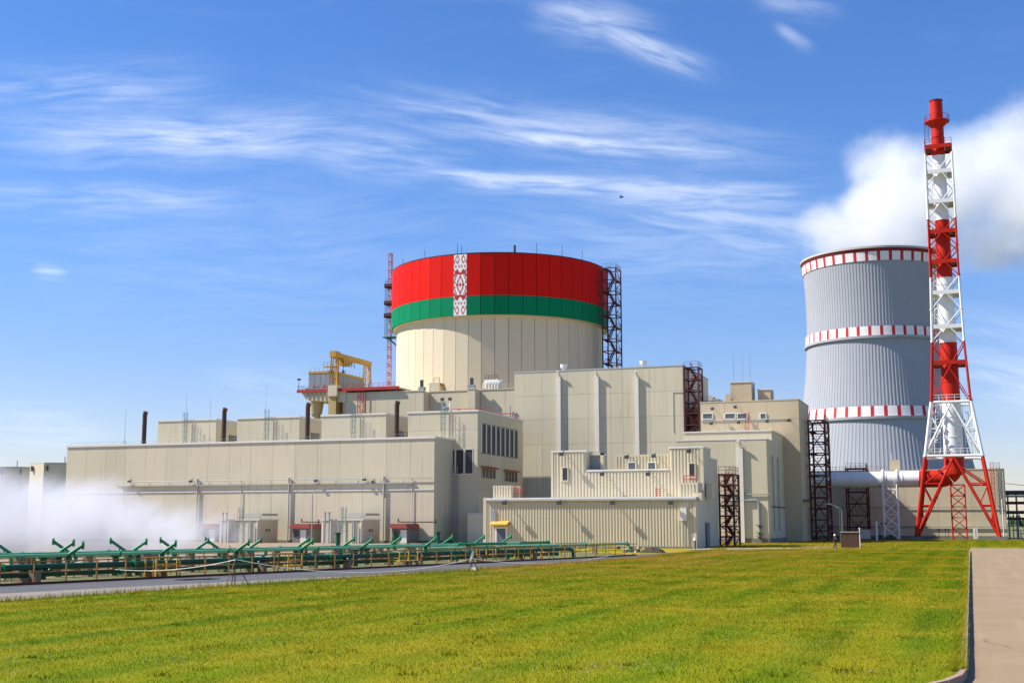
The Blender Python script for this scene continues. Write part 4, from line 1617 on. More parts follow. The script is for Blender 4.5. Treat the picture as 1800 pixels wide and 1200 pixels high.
for px, h in ((708, 2.2), (750, 2.5), (807, 3.0), (814, 2.4), (903, 2.2), (984, 3.2), (1020, 3.0), (940, 3.0)):
    a = math.asin(max(-.98, min(.98, (px - 878.5) / 186.5)))
    an_ = toCam + a
    x, y = RC.x + (RB - .8) * math.cos(an_), RC.y + (RB - .8) * math.sin(an_)
    MB().tube((x, y, RZT - .2), (x, y, RZT + h), .06 if px != 903 else .3, 6).build('rooftop_rod', M['dark_steel'], rx)

# ------------------------------------------------------------------ cream annex round the reactor's foot
AY = 258.0
ab = thing('reactor_annex', 'cream stepped annex in front of the round reactor building', 'building', (-110, AY, 0))
ax = [atY(p, 690, AY).x for p in (609, 745)] + [atY(822, 690, AY).x, atY(835.5, 690, AY).x, -84.0]
AZT = 32.9
b = MB()
b.box(ax[0], ax[1], AY, AY + 30, -.02, AZT)
b.box(ax[1], ax[2], AY + 3, AY + 30, -.02, AZT - .05)
b.box(ax[2], ax[3], AY, AY + 30, -.02, AZT)
b.box(ax[3], ax[4], AY + 3, AY + 30, -.02, AZT - .05)
b.build('wall', M['cream_joint'], ab)
panels_front(ab, [ax[0]] + [atY(p, 690, AY).x for p in (640, 661, 681, 700, 731)] + [ax[1]], [14, 23, AZT], AY, M['cream'])
panels_front(ab, lin(ax[1] + .1, ax[2], 3), [14, 23, AZT - .1], AY + 3, M['cream'])
panels_front(ab, [ax[2], ax[3]], [14, 23, AZT], AY, M['cream'])
panels_front(ab, lin(ax[3] + .1, ax[4], 3), [14, 23, AZT - .1], AY + 3, M['cream'])
panels_side(ab, [AY, AY + 2.9], [14, 23, AZT], ax[1], M['cream'])
panels_side(ab, [AY, AY + 2.9], [14, 23, AZT], ax[3], M['cream'])
b = MB()
for (a, c, y0) in ((ax[0], ax[1], AY), (ax[1] + .12, ax[2] - .12, AY + 3), (ax[2], ax[3], AY), (ax[3] + .12, ax[4], AY + 3)):
    b.box(a - .05, c + .05, y0 - .15, y0 + .4, AZT, AZT + .25)
b.build('parapet_coping', M['cream'], ab)
b = MB()
railing(b, [(ax[1], AY + 3.6, AZT + .2), (ax[4], AY + 3.6, AZT + .2)], 1.0, .03, 1.5)
b.build('roof_railing', M['cream'], ab)
b = MB()
p = atY(697, 715, AY)
b.box(p.x - .4, p.x + .4, AY - .12, AY - .08, p.z - 1, p.z + .6)
b.build('vent_opening', M['stack_brown'], ab)
# roof equipment before the drum
p0, p1, p2 = atY(757, 685, AY + 6), atY(770, 670, AY + 6), atY(777, 685, AY + 6)
b = MB()
b.box(p0.x, p1.x + .8, AY + 5, AY + 8, AZT, AZT + 2.4)
t = tag(b.build('roof_housing', M['cream']), 'cream ribbed roof housing with sloping side before the reactor drum', 'plant box')
b = MB()
b.add([(p1.x + .81, AY + 5, AZT), (p2.x + .6, AY + 5, AZT), (p1.x + .81, AY + 5, AZT + 2.3), (p1.x + .81, AY + 8, AZT), (p2.x + .6, AY + 8, AZT), (p1.x + .81, AY + 8, AZT + 2.3)],
      [(0, 1, 2), (5, 4, 3), (1, 4, 5, 2), (0, 3, 4, 1)])
b.build('sloping_side', M['yellow'], t)
b = MB()
railing(b, [(p0.x + 1, AY + 5.5, AZT + 2.4), (p1.x + .6, AY + 5.5, AZT + 2.4)], 1.2, .05, .8)
b.build('railing', M['rust_red'], t)
for px, lab in ((741, 'left'), (829, 'right')):
    p = atY(px, 684, AY + 1.2)
    t = thing('roof_cabinet', 'small pale cabinet with dark door on the annex roof, the %s one' % lab, 'cabinet', (p.x, AY + 1, AZT), 'annex roof cabinets')
    b = MB()
    b.box(p.x - .7, p.x + .7, AY + .9, AY + 2, AZT + .25, AZT + 1.1)
    b.build('plinth', M['steel_grey'], t)
    b = MB()
    b.box(p.x - .3, p.x + .3, AY + 1, AY + 1.6, AZT + 1.1, AZT + 2.7)
    b.build('case', M['dark_steel'], t)
p0, p1 = atY(851, 680, AY + 5), atY(876, 680, AY + 5)
t = thing('roof_plant', 'white pipework plant with railing on the annex roof before the drum', 'plant box', (p0.x, AY + 5, AZT))
b = MB()
b.box(p0.x, p1.x, AY + 5, AY + 8, AZT + .8, AZT + 2.6)
b.build('housing', M['coping'], t)
b = MB()
for i in range(6):
    x = p0.x + (p1.x - p0.x) * i / 5
    b.tube((x, AY + 4.6, AZT), (x, AY + 4.6, AZT + 1.6), .16, 8)
    b.tube((x, AY + 4.6, AZT + 1.6), (x + .8, AY + 5, AZT + 2.3), .14, 8)
b.build('pipework', M['steel_white'], t)
b = MB()
railing(b, [(p0.x + .2, AY + 5.3, AZT + 2.6), (p1.x - .2, AY + 5.3, AZT + 2.6)], 1.0, .05, .7)
b.build('railing', M['rust_red'], t)
# pipe rack between the annex and the tall block
b = MB()
for px, py0, py1 in ((895, 712, 735), (901, 722, 735)):
    p0, p1 = atY(px, py0, 229), atY(px, py1, 229)
    b.tube((p0.x, 229.5, 20), (p0.x, 229.5, p0.z), .12, 6)
p0 = atY(893, 726, 229)
b.tube((p0.x - 3, 229.5, p0.z), (p0.x + 1.6, 229.5, p0.z), .14, 6)
b.tube((p0.x - 3, 229.5, p0.z - .8), (p0.x + 1.6, 229.5, p0.z - .8), .1, 6)
tag(b.build('steel_pipework', M['steel_grey']), 'grey steel pipework between louvred block and tall block', 'pipe')

# ------------------------------------------------------------------ hatch trestle deck with its portal crane
DZ = 33.6
DZ = 34.0
dk = thing('hatch_trestle', 'raised concrete trestle deck with red edge beam left of the reactor', 'platform', (-137, 256, 0))
dx0, dx1 = atY(527, 690, 257).x, atY(700, 680, 257).x
xl = atY(578, 690, 257).x
b = MB()
b.box(dx0 - .6, dx1, 257.6, 306, DZ - .35, DZ + .0)
b.build('deck_slab', M['cream'], dk)
b = MB()
b.box(dx0 - 1.0, dx1, 257.3, 257.58, DZ - .45, DZ + .25)
b.build('edge_beam', M['rail_red'], dk)
b = MB()
b.add([(dx0, 257.7, DZ - .36), (xl + 4, 257.7, DZ - .36), (xl + 4, 257.7, DZ - 3.1), (dx0 + 1.5, 257.7, DZ - 2.2),
       (dx0, 281, DZ - .36), (xl + 4, 281, DZ - .36), (xl + 4, 281, DZ - 3.1), (dx0 + 1.5, 281, DZ - 2.2)],
      [(3, 2, 1, 0), (4, 5, 6, 7), (0, 4, 7, 3), (2, 3, 7, 6), (1, 2, 6, 5)])
b.build('haunch', M['cream'], dk)
b = MB()
for i in range(7):
    x = dx0 + 1.6 + i * 1.1
    b.add([(x, 257.55, DZ - .4), (x + .35, 257.55, DZ - .4), (x + .75, 257.55, DZ - 2.4), (x + .4, 257.55, DZ - 2.4),
           (x, 257.7, DZ - .4), (x + .35, 257.7, DZ - .4), (x + .75, 257.7, DZ - 2.4), (x + .4, 257.7, DZ - 2.4)], [(3, 2, 1, 0), (0, 1, 5, 4), (2, 3, 7, 6), (1, 2, 6, 5), (3, 0, 4, 7)])
b.build('rib', M['cream_joint'], dk, kind='stuff')
for px0, px1, yy in ((577.5, 590.5, 256.9), (603, 609.5, 258)):
    xa, xb = atY(px0, 700, yy).x, atY(px1, 700, yy).x
    b = MB()
    b.box(xa, xb, yy, yy + 3, 0, DZ - .5)
    b.build('column', M['ochre_col'] if px0 < 600 else M['cream_f'], dk)
xa, xb = atY(577, 700, 256.7).x, atY(591.5, 700, 256.7).x
b = MB()
b.box(xa - .1, xb + .1, 256.6, 258.6, DZ - 1.6, DZ + .95)
b.build('pier_head', M['cream'], dk)
for px in (556, 597):
    x = atY(px, 710, 262).x
    MB().tube((x, 262, 12), (x, 262, DZ - 2.0), 1.0, 12).build('column', M['cream_f'], dk, smooth=True)
    MB().tube((x, 262, DZ - 5.2), (x, 262, DZ - 2.2), 1.4, 12, 1.9).build('column_head', M['cream_f'], dk, smooth=True)
b = MB()
b.box(dx0 + 3, atY(609, 700, 262).x, 261.5, 262.5, DZ - 6.2, DZ - 5.6)
b.build('cross_beam', M['cream'], dk)
b = MB()
railing(b, [(dx0 - .9, 257.6, DZ), (xl, 257.6, DZ)], 1.15, .035, 1.3)
railing(b, [(xb + 1, 257.6, DZ), (dx1, 257.6, DZ)], 1.15, .035, 1.3)
railing(b, [(dx0 - .9, 257.6, DZ), (dx0 - .9, 270, DZ)], 1.15, .035, 1.6)
b.build('railing', M['rail_red'], dk)
b = MB()
x = atY(525, 683, 258).x
b.tube((x, 258, DZ), (x, 258, DZ + 2.9), .06, 6)
b.box(x - .35, x + .35, 257.8, 258.3, DZ + 2.6, DZ + 3.0)
b.build('lamp_post', M['dark_steel'], dk)
b = MB()
for i in range(5):
    x = atY(540 + i * 8, 685, 258.5).x
    b.box(x - .5, x + .5, 258.4, 259.4, DZ + .01, DZ + .7 + .4 * (i % 2))
b.build('deck_equipment', M['tank_grey'], dk, kind='stuff')
# the grey cladded box standing on the deck
gx0, gx1 = -145.2, -138.9
gy0, gy1 = 260.0, 276.4
gz0, gz1 = 35.0, 38.3
gb = thing('grey_hatch_box', 'dark grey plated box with yellow rim on the trestle deck under the crane', 'container', (gx0, gy0, DZ))
b = MB()
b.box(gx0, gx1, gy0, gy1, gz0, gz1)
b.build('body', M['tank_grey'], gb)
me_ = panel_mesh(1.5, gz1 - gz0, .05, 'y', M['tank_grey'])
for i in range(4):
    piece('side_plate', me_, gb, (gx0 + .85 + i * 1.53, gy0, gz0))
me_ = panel_mesh(1.8, gz1 - gz0, .05, 'x', M['tank_grey'])
for i in range(9):
    piece('side_plate', me_, gb, (gx1, gy0 + .95 + i * 1.81, gz0))
b = MB()
b.box(gx0 - .1, gx1 + .12, gy0 - .12, gy0, gz1, gz1 + .5)
b.box(gx1, gx1 + .12, gy0, gy1, gz1, gz1 + .5)
b.box(gx0 - .1, gx0, gy0, gy1, gz1, gz1 + .5)
b.build('rim', M['yellow'], gb)
for i in range(6):
    x = gx0 + .4 + i * 1.15
    MB().tube((x, gy0 + .05, gz1 + .5), (x, gy0 + .05, gz1 + 1.5), .05, 5).build('rim_post', M['yellow_rail'], gb)
for i in range(9):
    y = gy0 + 1 + i * 1.8
    MB().tube((gx1 + .05, y, gz1 + .5), (gx1 + .05, y, gz1 + 1.4), .05, 5).build('rim_post', M['yellow_rail'], gb)
b = MB()
for i in range(4):
    for y in (gy0 + .6, gy1 - .6, (gy0 + gy1) / 2):
        b.box(gx0 + .4 + i * 1.75, gx0 + .9 + i * 1.75, y - .3, y + .3, DZ, gz0)
b.build('support_foot', M['dark_steel'], gb)
# portal crane
cx = -138.2
cz = atY(588, 620, 260).z
cr = thing('portal_crane', 'ochre yellow portal crane standing over the trestle deck', 'crane', (cx, 257, DZ))
fy = atX(646, 632, cx).y


def crane_leg(y, name='leg', w=1.0):
    zt = cz - 1.1
    for sx in (-1, 1):
        for sy in (-.55, .55):
            MB().beam((cx + sx * w, y + sy, DZ), (cx + sx * w * .6, y + sy * .8, zt), .26, .26).build('leg_post', M['yellow'], cr)
    n = 5
    for k in range(n):
        za, zb = DZ + (zt - DZ) * k / n, DZ + (zt - DZ) * (k + 1) / n
        wa, wb = w * (1 - .4 * k / n), w * (1 - .4 * (k + 1) / n)
        s = 1 if k % 2 else -1
        MB().tube((cx + s * wa, y - .55, za), (cx - s * wb, y - .5, zb), .07, 5).build('lattice_bar', M['yellow'], cr)
        MB().tube((cx + wa, y - s * .55, za), (cx + wb, y + s * .5, zb), .07, 5).build('lattice_bar', M['yellow'], cr)
        MB().tube((cx - wb, y - .5, zb), (cx + wb, y - .5, zb), .07, 5).build('lattice_bar', M['yellow'], cr)


crane_leg(259.6)
crane_leg(fy)
b = MB()
b.box(cx - .55, cx - .05, 258.6, fy + 1.2, cz - 1.1, cz)
b.box(cx + .15, cx + .65, 258.6, fy + 1.2, cz - 1.1, cz)
b.build('bridge_beam', M['yellow'], cr)
b = MB()
b.box(cx - .7, cx + .8, 258.4, 261, cz - 1.15, cz + .25)
b.build('end_head', M['yellow'], cr)
b = MB()
b.box(cx - .8, cx + .9, 262.5, 266, cz - 2.6, cz - 1.12)
b.box(cx - .5, cx + .6, 266.5, 267.5, cz - 1.9, cz - 1.12)
b.build('trolley', M['yellow'], cr)
b = MB()
b.tube((cx, 264, cz - 3.9), (cx, 264, cz - 2.6), .08, 5)
b.box(cx - .25, cx + .25, 263.7, 264.3, cz - 4.3, cz - 3.8)
b.build('hook_block', M['dark_steel'], cr)
b = MB()
railing(b, [(cx - 2.6, 259, cz - 3.2), (cx + .6, 259, cz - 3.2)], 1.0, .05, 1.0)
b.box(cx - 2.6, cx + 1.0, 258.8, 260.2, cz - 3.4, cz - 3.2)
b.build('service_platform', M['yellow'], cr)
b = MB()
railing(b, [(cx + .9, 262, cz - 2.9), (cx + .9, 268, cz - 2.9)], 1.2, .06, 1.3)
b.build('trolley_rail', M['dark_steel'], cr)
# red ladder tower under the deck
xl_ = atY(634, 700, 256.5).x
t = thing('ladder_tower', 'red lattice ladder tower hanging below the trestle deck', 'ladder', (xl_, 257.0, 14))
for sx in (-.7, .7):
    for sy in (-.6, .6):
        MB().tube((xl_ + sx, 257.0 + sy, 20), (xl_ + sx, 257.0 + sy, DZ - .5), .08, 5).build('post', M['rail_red'], t)
for k in range(12):
    z = 20 + k * 1.08
    s = .7 if k % 2 else -.7
    MB().tube((xl_ - s, 256.4, z), (xl_ + s, 256.4, z + 1.08), .07, 5).build('brace', M['rail_red'], t)
    MB().tube((xl_ - .7, 256.4, z), (xl_ + .7, 256.4, z), .06, 5).build('rung', M['rail_red'], t)

# ------------------------------------------------------------------ lattice mast left of the drum
mx = atY(683.5, 690, 303).x
mzt = atY(684, 446, 303).z
t = thing('lattice_mast', 'slender red and white lattice mast left of the reactor drum', 'mast', (mx, 303, DZ))
mh = .42
NB = 36
for sx in (-1, 1):
    for sy in (-1, 1):
        MB().tube((mx + sx * mh, 303 + sy * mh, DZ), (mx + sx * mh, 303 + sy * mh, mzt), .09, 5).build('post', M['rail_red'], t)
for k in range(NB):
    z0, z1 = DZ + (mzt - DZ) * k / NB, DZ + (mzt - DZ) * (k + 1) / NB
    mm = M['rail_red'] if k % 2 else M['white']
    b = MB()
    s = 1 if k % 2 else -1
    b.tube((mx - s * mh, 303 - mh, z0), (mx + s * mh, 303 - mh, z1), .07, 5)
    b.tube((mx + mh, 303 - s * mh, z0), (mx + mh, 303 + s * mh, z1), .07, 5)
    b.tube((mx - mh, 303 - mh, z1), (mx + mh, 303 - mh, z1), .08, 5)
    b.tube((mx + mh, 303 - mh, z1), (mx + mh, 303 + mh, z1), .08, 5)
    b.build('lattice_bay', mm, t)
z_a, z_b = atY(676, 590, 302).z, atY(676, 492, 302).z
lx = atY(677, 540, 302).x
b = MB()
b.tube((lx, 302, z_a), (lx, 302, z_b), .07, 5)
b.tube((lx + .5, 302, z_a), (lx + .5, 302, z_b), .07, 5)
k = z_a
while k < z_b:
    b.tube((lx, 302, k), (lx + .5, 302, k), .05, 5)
    k += .7
b.build('side_ladder', M['dark_steel'], t)
for py in (502, 532, 554):
    z = atY(684, py, 302).z
    b = MB()
    b.box(lx - .2, mx + 2.6, 301.6, 304.4, z - .55, z - .35)
    b.box(lx - .2, mx + 2.6, 301.6, 301.7, z - .55, z + .5)
    b.build('platform', M['rust_red'], t)
z = atY(684, 592, 302).z
b = MB()
b.box(lx - .4, mx + 5, 301.4, 304.6, z - .2, z)
b.build('bottom_platform', M['pipe_dark'], t)
b = MB()
b.beam((mx - .4, 302, z), (mx + 8, 303.5, z - 7.2), .3, .35)
b.beam((mx + 4, 303, z - 3.6), (mx + 8.2, 303.5, z - 2), .2, .25)
b.beam((mx + 4.6, 303, z - 5.0), (mx + 8.2, 303.5, z - 3.6), .2, .25)
b.build('support_strut', M['pipe_dark'], t)
# stair on the right of the drum
sy = 300.0
x0, x1 = atY(1059, 560, sy).x, atY(1083, 560, sy).x
stair_tower(x0, x1, sy, sy + 5, 31, atY(1070, 470, sy).z, 12, 'dark rusty open stair clinging to the right side of the drum', 'rust_red', r=.14)

# ------------------------------------------------------------------ red and white ventilation stack
CXc, CYc = -2.0, 280.0
ct = thing('ventilation_stack', 'tall red and white lattice stack with an inner flue pipe', 'chimney', (CXc, CYc, 0))
cen = lambda z: -2.45
bands = [(13.5, 17.1, 'tower_red'), (17.1, 28.7, 'steel_white'), (28.7, 41.3, 'tower_red'), (41.3, 55.4, 'steel_white'),
         (55.4, 68.0, 'tower_red'), (68.0, 82.4, 'steel_white'), (82.4, 94.8, 'tower_red')]


def band_of(z):
    for a, b_, m in bands:
        if z < b_:
            return m
    return 'tower_red'


def flr(z):
    return 2.05 + (1.32 - 2.05) * max(0, min(1, (z - 13) / (82 - 13)))


for a, b_, m in bands:
    za = a
    while za < b_ - .1:
        zb = min(za + 4.2, b_)
        if b_ - zb < 1.4:
            zb = b_
        bb = MB()
        bb.lathe([(flr(za), za), (flr(zb), zb)], 28, (cen(0), CYc))
        bb.lathe([(flr(zb) + .002, zb - .12), (flr(zb) + .09, zb - .1), (flr(zb) + .09, zb - .02), (flr(zb) + .002, zb)], 28, (cen(0), CYc))
        bb.build('flue_section', M[m], ct, smooth=True)
        za = zb
bb = MB()
bb.lathe([(1.34, 94.7), (1.42, 94.8), (1.42, 95.0), (1.15, 95.0), (1.1, 93)], 28, (cen(0), CYc))
bb.build('flue_rim', M['rust_red'], ct, smooth=True)
# legs (half width of the square lattice by height)
prof = [(0.0, 8.1), (17.1, 5.6), (28.6, 3.9), (40.6, 3.22), (55, 2.85), (81.4, 2.72)]


def hw(z):
    for (a, wa), (b_, wb) in zip(prof[:-1], prof[1:]):
        if z <= b_:
            return wa + (wb - wa) * (z - a) / (b_ - a)
    return prof[-1][1]


CC = Vector((-2.45, CYc, 0))
sgn = [(-1, -1), (1, -1), (1, 1), (-1, 1)]
nodes = [0.55, 17.1, 28.7, 41.3, 48.2, 55.4, 61.9, 68.0, 75.1, 82.4]
P = lambda s, z: CC + Vector((s[0] * hw(z), s[1] * hw(z), z))
for s in sgn:
    for za, zb in zip(nodes[:-1], nodes[1:]):
        MB().tube(P(s, za), P(s, zb), .34 if za < 28 else .24, 10, .32 if za < 28 else .22).build('leg', M[band_of((za + zb) / 2)], ct, smooth=True)
        if za > .6:
            bb = MB()
            bb.tube(P(s, za) - Vector((0, 0, .15)), P(s, za) + Vector((0, 0, .15)), .42 if za < 30 else .34, 10)
            bb.build('leg_flange', M[band_of(za + .2)], ct)
    f = P(s, .55)
    bb = MB()
    bb.box(f.x - 1.1, f.x + 1.1, f.y - 1.1, f.y + 1.1, -.02, .55)
    bb.build('footing', M['plinth'], ct)
for i in range(4):
    s, q = sgn[i], sgn[(i + 1) % 4]
    # bottom bay: braces fall from the middle of the platform to the feet
    mt = (P(s, 17.0) + P(q, 17.0)) / 2
    for e in (s, q):
        MB().tube(mt, P(e, .7), .24, 8).build('brace', M['tower_red'], ct)
        for zf in (.36, .62):
            a = P(e, 17.0 * (1 - zf) + .5)
            fr = 1 - (a.z - .7) / 16.3
            c = mt.lerp(P(e, .7), fr)
            MB().tube(a, c, .15, 6).build('brace', M['tower_red'], ct)
            c2 = mt.lerp(P(e, .7), min(fr + .24, .97))
            MB().tube(a, c2, .13, 6).build('brace', M['tower_red'], ct)
        a = P(e, 11.0)
        c = mt.lerp(P(e, .7), .12)
        MB().tube(a, c, .15, 6).build('brace', M['tower_red'], ct)
    # second bay: inverted V
    mt = (P(s, 28.3) + P(q, 28.3)) / 2
    for e in (s, q):
        MB().tube(mt, P(e, 17.3), .19, 8).build('brace', M['steel_white'], ct)
        a, c = P(e, 22.8), mt.lerp(P(e, 17.3), .5)
        MB().tube(a, c, .12, 6).build('brace', M['steel_white'], ct)
        MB().tube(P(e, 26.2), c, .12, 6).build('brace', M['steel_white'], ct)
        MB().tube(a, mt.lerp(P(e, 17.3), .78), .12, 6).build('brace', M['steel_white'], ct)
    # X bays above
    for za, zb in zip(nodes[2:-1], nodes[3:]):
        m = M[band_of((za + zb) / 2)]
        MB().tube(P(s, za), P(q, zb), .115, 6).build('brace', m, ct)
        MB().tube(P(q, za), P(s, zb), .115, 6).build('brace', m, ct)
    for z, m in ((17.1, 'steel_white'), (28.4, 'steel_white')):
        MB().tube(P(s, z), P(q, z), .3, 8).build('girder', M[m], ct)
for z, m in ((36.8, 'tower_red'), (44.5, 'steel_white'), (51.9, 'steel_white'), (58.6, 'tower_red'), (65.2, 'tower_red'), (71.8, 'steel_white'), (78.4, 'steel_white'), (84.0, 'tower_red')):
    w = hw(z) - .05
    thick = .85
    bb = MB()
    for (a, c, d, e) in ((-w, w, -w - .16, -w + .16), (-w, w, w - .16, w + .16), (-w - .16, -w + .16, -w + .17, w - .17), (w - .16, w + .16, -w + .17, w - .17)):
        bb.box(CC.x + a, CC.x + c, CYc + d, CYc + e, z - thick / 2, z + thick / 2)
    pl = bb.build('platform', M[m], ct)
    bb = MB()
    r_ = flr(z) + .05
    bb.box(CC.x - w, CC.x + w, CYc - w, CYc - r_, z - .1, z)
    bb.box(CC.x - w, CC.x + w, CYc + r_, CYc + w, z - .1, z)
    bb.box(CC.x - w, CC.x - r_, CYc - r_, CYc + r_, z - .1, z)
    bb.box(CC.x + r_, CC.x + w, CYc - r_, CYc + r_, z - .1, z)
    bb.build('grating', M['grey_trim'] if m == 'steel_white' else M['rust_red'], pl)
bb = MB()
for z in (17.5, 28.8):
    w = hw(z)
    railing(bb, [(CC.x - w, CYc - w, z), (CC.x + w, CYc - w, z), (CC.x + w, CYc + w, z)], 1.1, .05, 1.3)
bb.build('platform_railing', M['steel_white'], ct, kind='stuff')
bb = MB()
w = 2.75
railing(bb, [(CC.x - w, CYc - w, 84.4), (CC.x + w, CYc - w, 84.4), (CC.x + w, CYc + w, 84.4), (CC.x - w, CYc + w, 84.4), (CC.x - w, CYc - w, 84.4)], 1.2, .05, 1.2)
bb.build('top_railing', M['tower_red'], ct)
bb = MB()
bb.lathe([(1.4, 89.0), (2.3, 90.0), (2.6, 90.0), (2.6, 90.25), (1.35, 90.25)], 20, (CC.x, CYc))
bb.build('ring_platform', M['tower_red'], ct)
bb = MB()
for i in range(12):
    a, c = R(30 * i), R(30 * (i + 1))
    p, q = Vector((CC.x + 2.55 * math.cos(a), CYc + 2.55 * math.sin(a), 90.2)), Vector((CC.x + 2.55 * math.cos(c), CYc + 2.55 * math.sin(c), 90.2))
    railing(bb, [p, q], 1.3, .05, 5)
bb.build('ring_railing', M['tower_red'], ct)
bb = MB()
for dx_ in (-.45, .45):
    bb.tube((CC.x - 2.2 + dx_, CYc - .5, 84.4), (CC.x - 2.2 + dx_, CYc - .5, 90.2), .05, 5)
for k in range(14):
    bb.tube((CC.x - 2.65, CYc - .5, 84.6 + k * .4), (CC.x - 1.75, CYc - .5, 84.6 + k * .4), .035, 5)
bb.build('top_ladder', M['rust_red'], ct)
for i, zf in enumerate([30, 37, 44.5, 52, 58.6, 65.2, 71.8]):
    bb = MB()
    zb = [36.8, 44.5, 51.9, 58.6, 65.2, 71.8, 78.4][i]
    for dx_ in (-.3, .3):
        bb.tube((CC.x - hw(zf) + .9 + dx_, CYc - 1.0, zf), (CC.x - hw(zb) + .9 + dx_, CYc - 1.0, zb), .05, 5)
    k = zf
    while k < zb:
        bb.tube((CC.x - hw(k) + .6, CYc - 1.0, k), (CC.x - hw(k) + 1.2, CYc - 1.0, k), .035, 5)
        k += .5
    bb.build('inner_ladder', M[band_of((zf + zb) / 2)], ct)
bb = MB()      # stair frame inside the white bay
for s in (-1, 1):
    x = CC.x + s * 3.2
    for d in (-.6, .6):
        bb.tube((x + d, CYc - 2, 17.2), (x + d * .8 - s * .6, CYc - 2, 28), .08, 5)
    for k in range(5):
        z = 18 + k * 2.1
        bb.tube((x - .6, CYc - 2, z), (x + .6, CYc - 2, z + 1.6 * (1 if k % 2 else -1) * .6), .07, 5)
        bb.box(x - .7, x + .7, CYc - 2.4, CYc - 1.6, z, z + .06)
bb.build('inner_stair', M['steel_white'], ct)
# elbow and duct
rr = 3.3
el = [(CC.x, CYc, 15.9)]
pr = [2.02]
for i in range(11):
    a = R(90 * i / 10)
    el.append((CC.x - rr + rr * math.cos(a), CYc, 15.9 - rr * math.sin(a)))
    pr.append(2.02 - .2 * i / 10)
MB().path(el[:4], 2, 24, pr[:4]).build('elbow_section', M['tower_red'], ct, smooth=True)
MB().path(el[3:8], 2, 24, pr[3:8]).build('elbow_section', M['tower_red'], ct, smooth=True)
MB().path(el[7:], 2, 24, pr[7:]).build('elbow_section', M['tower_red'], ct, smooth=True)
DCZ = 15.9 - rr
dx_r = CC.x - rr
xw = atY(1616, 842, CYc).x
MB().tube((xw, CYc, DCZ), (dx_r, CYc, DCZ), 1.8, 24).build('duct_section', M['tower_red'], ct, smooth=True)
dx_end = -44.0
x = xw
while x > dx_end:
    x2 = x - 3.4
    MB().tube((x2 + .05, CYc, DCZ), (x, CYc, DCZ), 1.72, 24).build('duct_section', M['steel_white'], ct, smooth=True)
    MB().tube((x2 - .08, CYc, DCZ), (x2 + .12, CYc, DCZ), 1.83, 24).build('duct_flange', M['steel_white'], ct, smooth=True)
    x = x2


def lattice_support(cx_, cy_, w0, w1, z1, n, m, name, label):
    t = thing(name, label, 'pipe support', (cx_, cy_, 0))
    for s in sgn:
        MB().tube((cx_ + s[0] * w0, cy_ + s[1] * w0, 0), (cx_ + s[0] * w1, cy_ + s[1] * w1, z1), .15, 8).build('post', M[m], t)
    for k in range(n):
        za, zb = z1 * k / n, z1 * (k + 1) / n
        wa, wb = w0 + (w1 - w0) * k / n, w0 + (w1 - w0) * (k + 1) / n
        for i in range(4):
            s, q = sgn[i], sgn[(i + 1) % 4]
            MB().tube((cx_ + s[0] * wb, cy_ + s[1] * wb, zb), (cx_ + q[0] * wb, cy_ + q[1] * wb, zb), .09, 6).build('strut', M[m], t)
            MB().tube((cx_ + s[0] * wa, cy_ + s[1] * wa, za), (cx_ + q[0] * wb, cy_ + q[1] * wb, zb), .08, 6).build('brace', M[m], t)
            MB().tube((cx_ + q[0] * wa, cy_ + q[1] * wa, za), (cx_ + s[0] * wb, cy_ + s[1] * wb, zb), .08, 6).build('brace', M[m], t)
    return t


wx0, wx1 = atY(1554, 900, CYc).x, atY(1579, 900, CYc).x
t = lattice_support((wx0 + wx1) / 2, CYc, (wx1 - wx0) / 2, (wx1 - wx0) / 2, 10.4, 4, 'steel_white', 'duct_support', 'white lattice support under the big white duct')
for x in (wx0, wx1):
    b = MB()
    b.lathe([(1.84, -.22), (2.05, -.22), (2.05, .22), (1.84, .22)], 24)
    b.v = [(x + v[2], CYc + v[0], DCZ + v[1]) for v in b.v]
    b.build('collar', M['steel_white'], t)
    MB().tube((x, CYc - 1.65, 10.4), (x, CYc - 1.65, DCZ), .18, 6).build('hanger', M['steel_white'], t)
rx0, rx1 = atY(1673, 900, CYc).x, atY(1698, 900, CYc).x
lattice_support((rx0 + rx1) / 2, CYc, (rx1 - rx0) / 2, (rx1 - rx0) / 2, 11.3, 5, 'tower_red', 'elbow_support', 'red lattice support under the red elbow of the stack')

# ------------------------------------------------------------------ cooling tower
KC = Vector((-45.2, 740.0))
prof_t = [(0, 58.5), (10, 55.5), (20, 52.8), (35, 49.2), (50, 45.9), (65, 43.2), (80, 41.2), (95, 39.7), (108, 38.9), (118, 38.6), (128, 38.7), (138, 39.1), (148, 39.7), (155.5, 40.4)]


def trad(z):
    for (a, wa), (b_, wb) in zip(prof_t[:-1], prof_t[1:]):
        if z <= b_:
            f = (z - a) / (b_ - a)
            return wa + (wb - wa) * f
    return prof_t[-1][1]


zs_t = sorted(set([p[0] for p in prof_t if p[0] < 153] + [153.1] + list(range(5, 152, 6))))
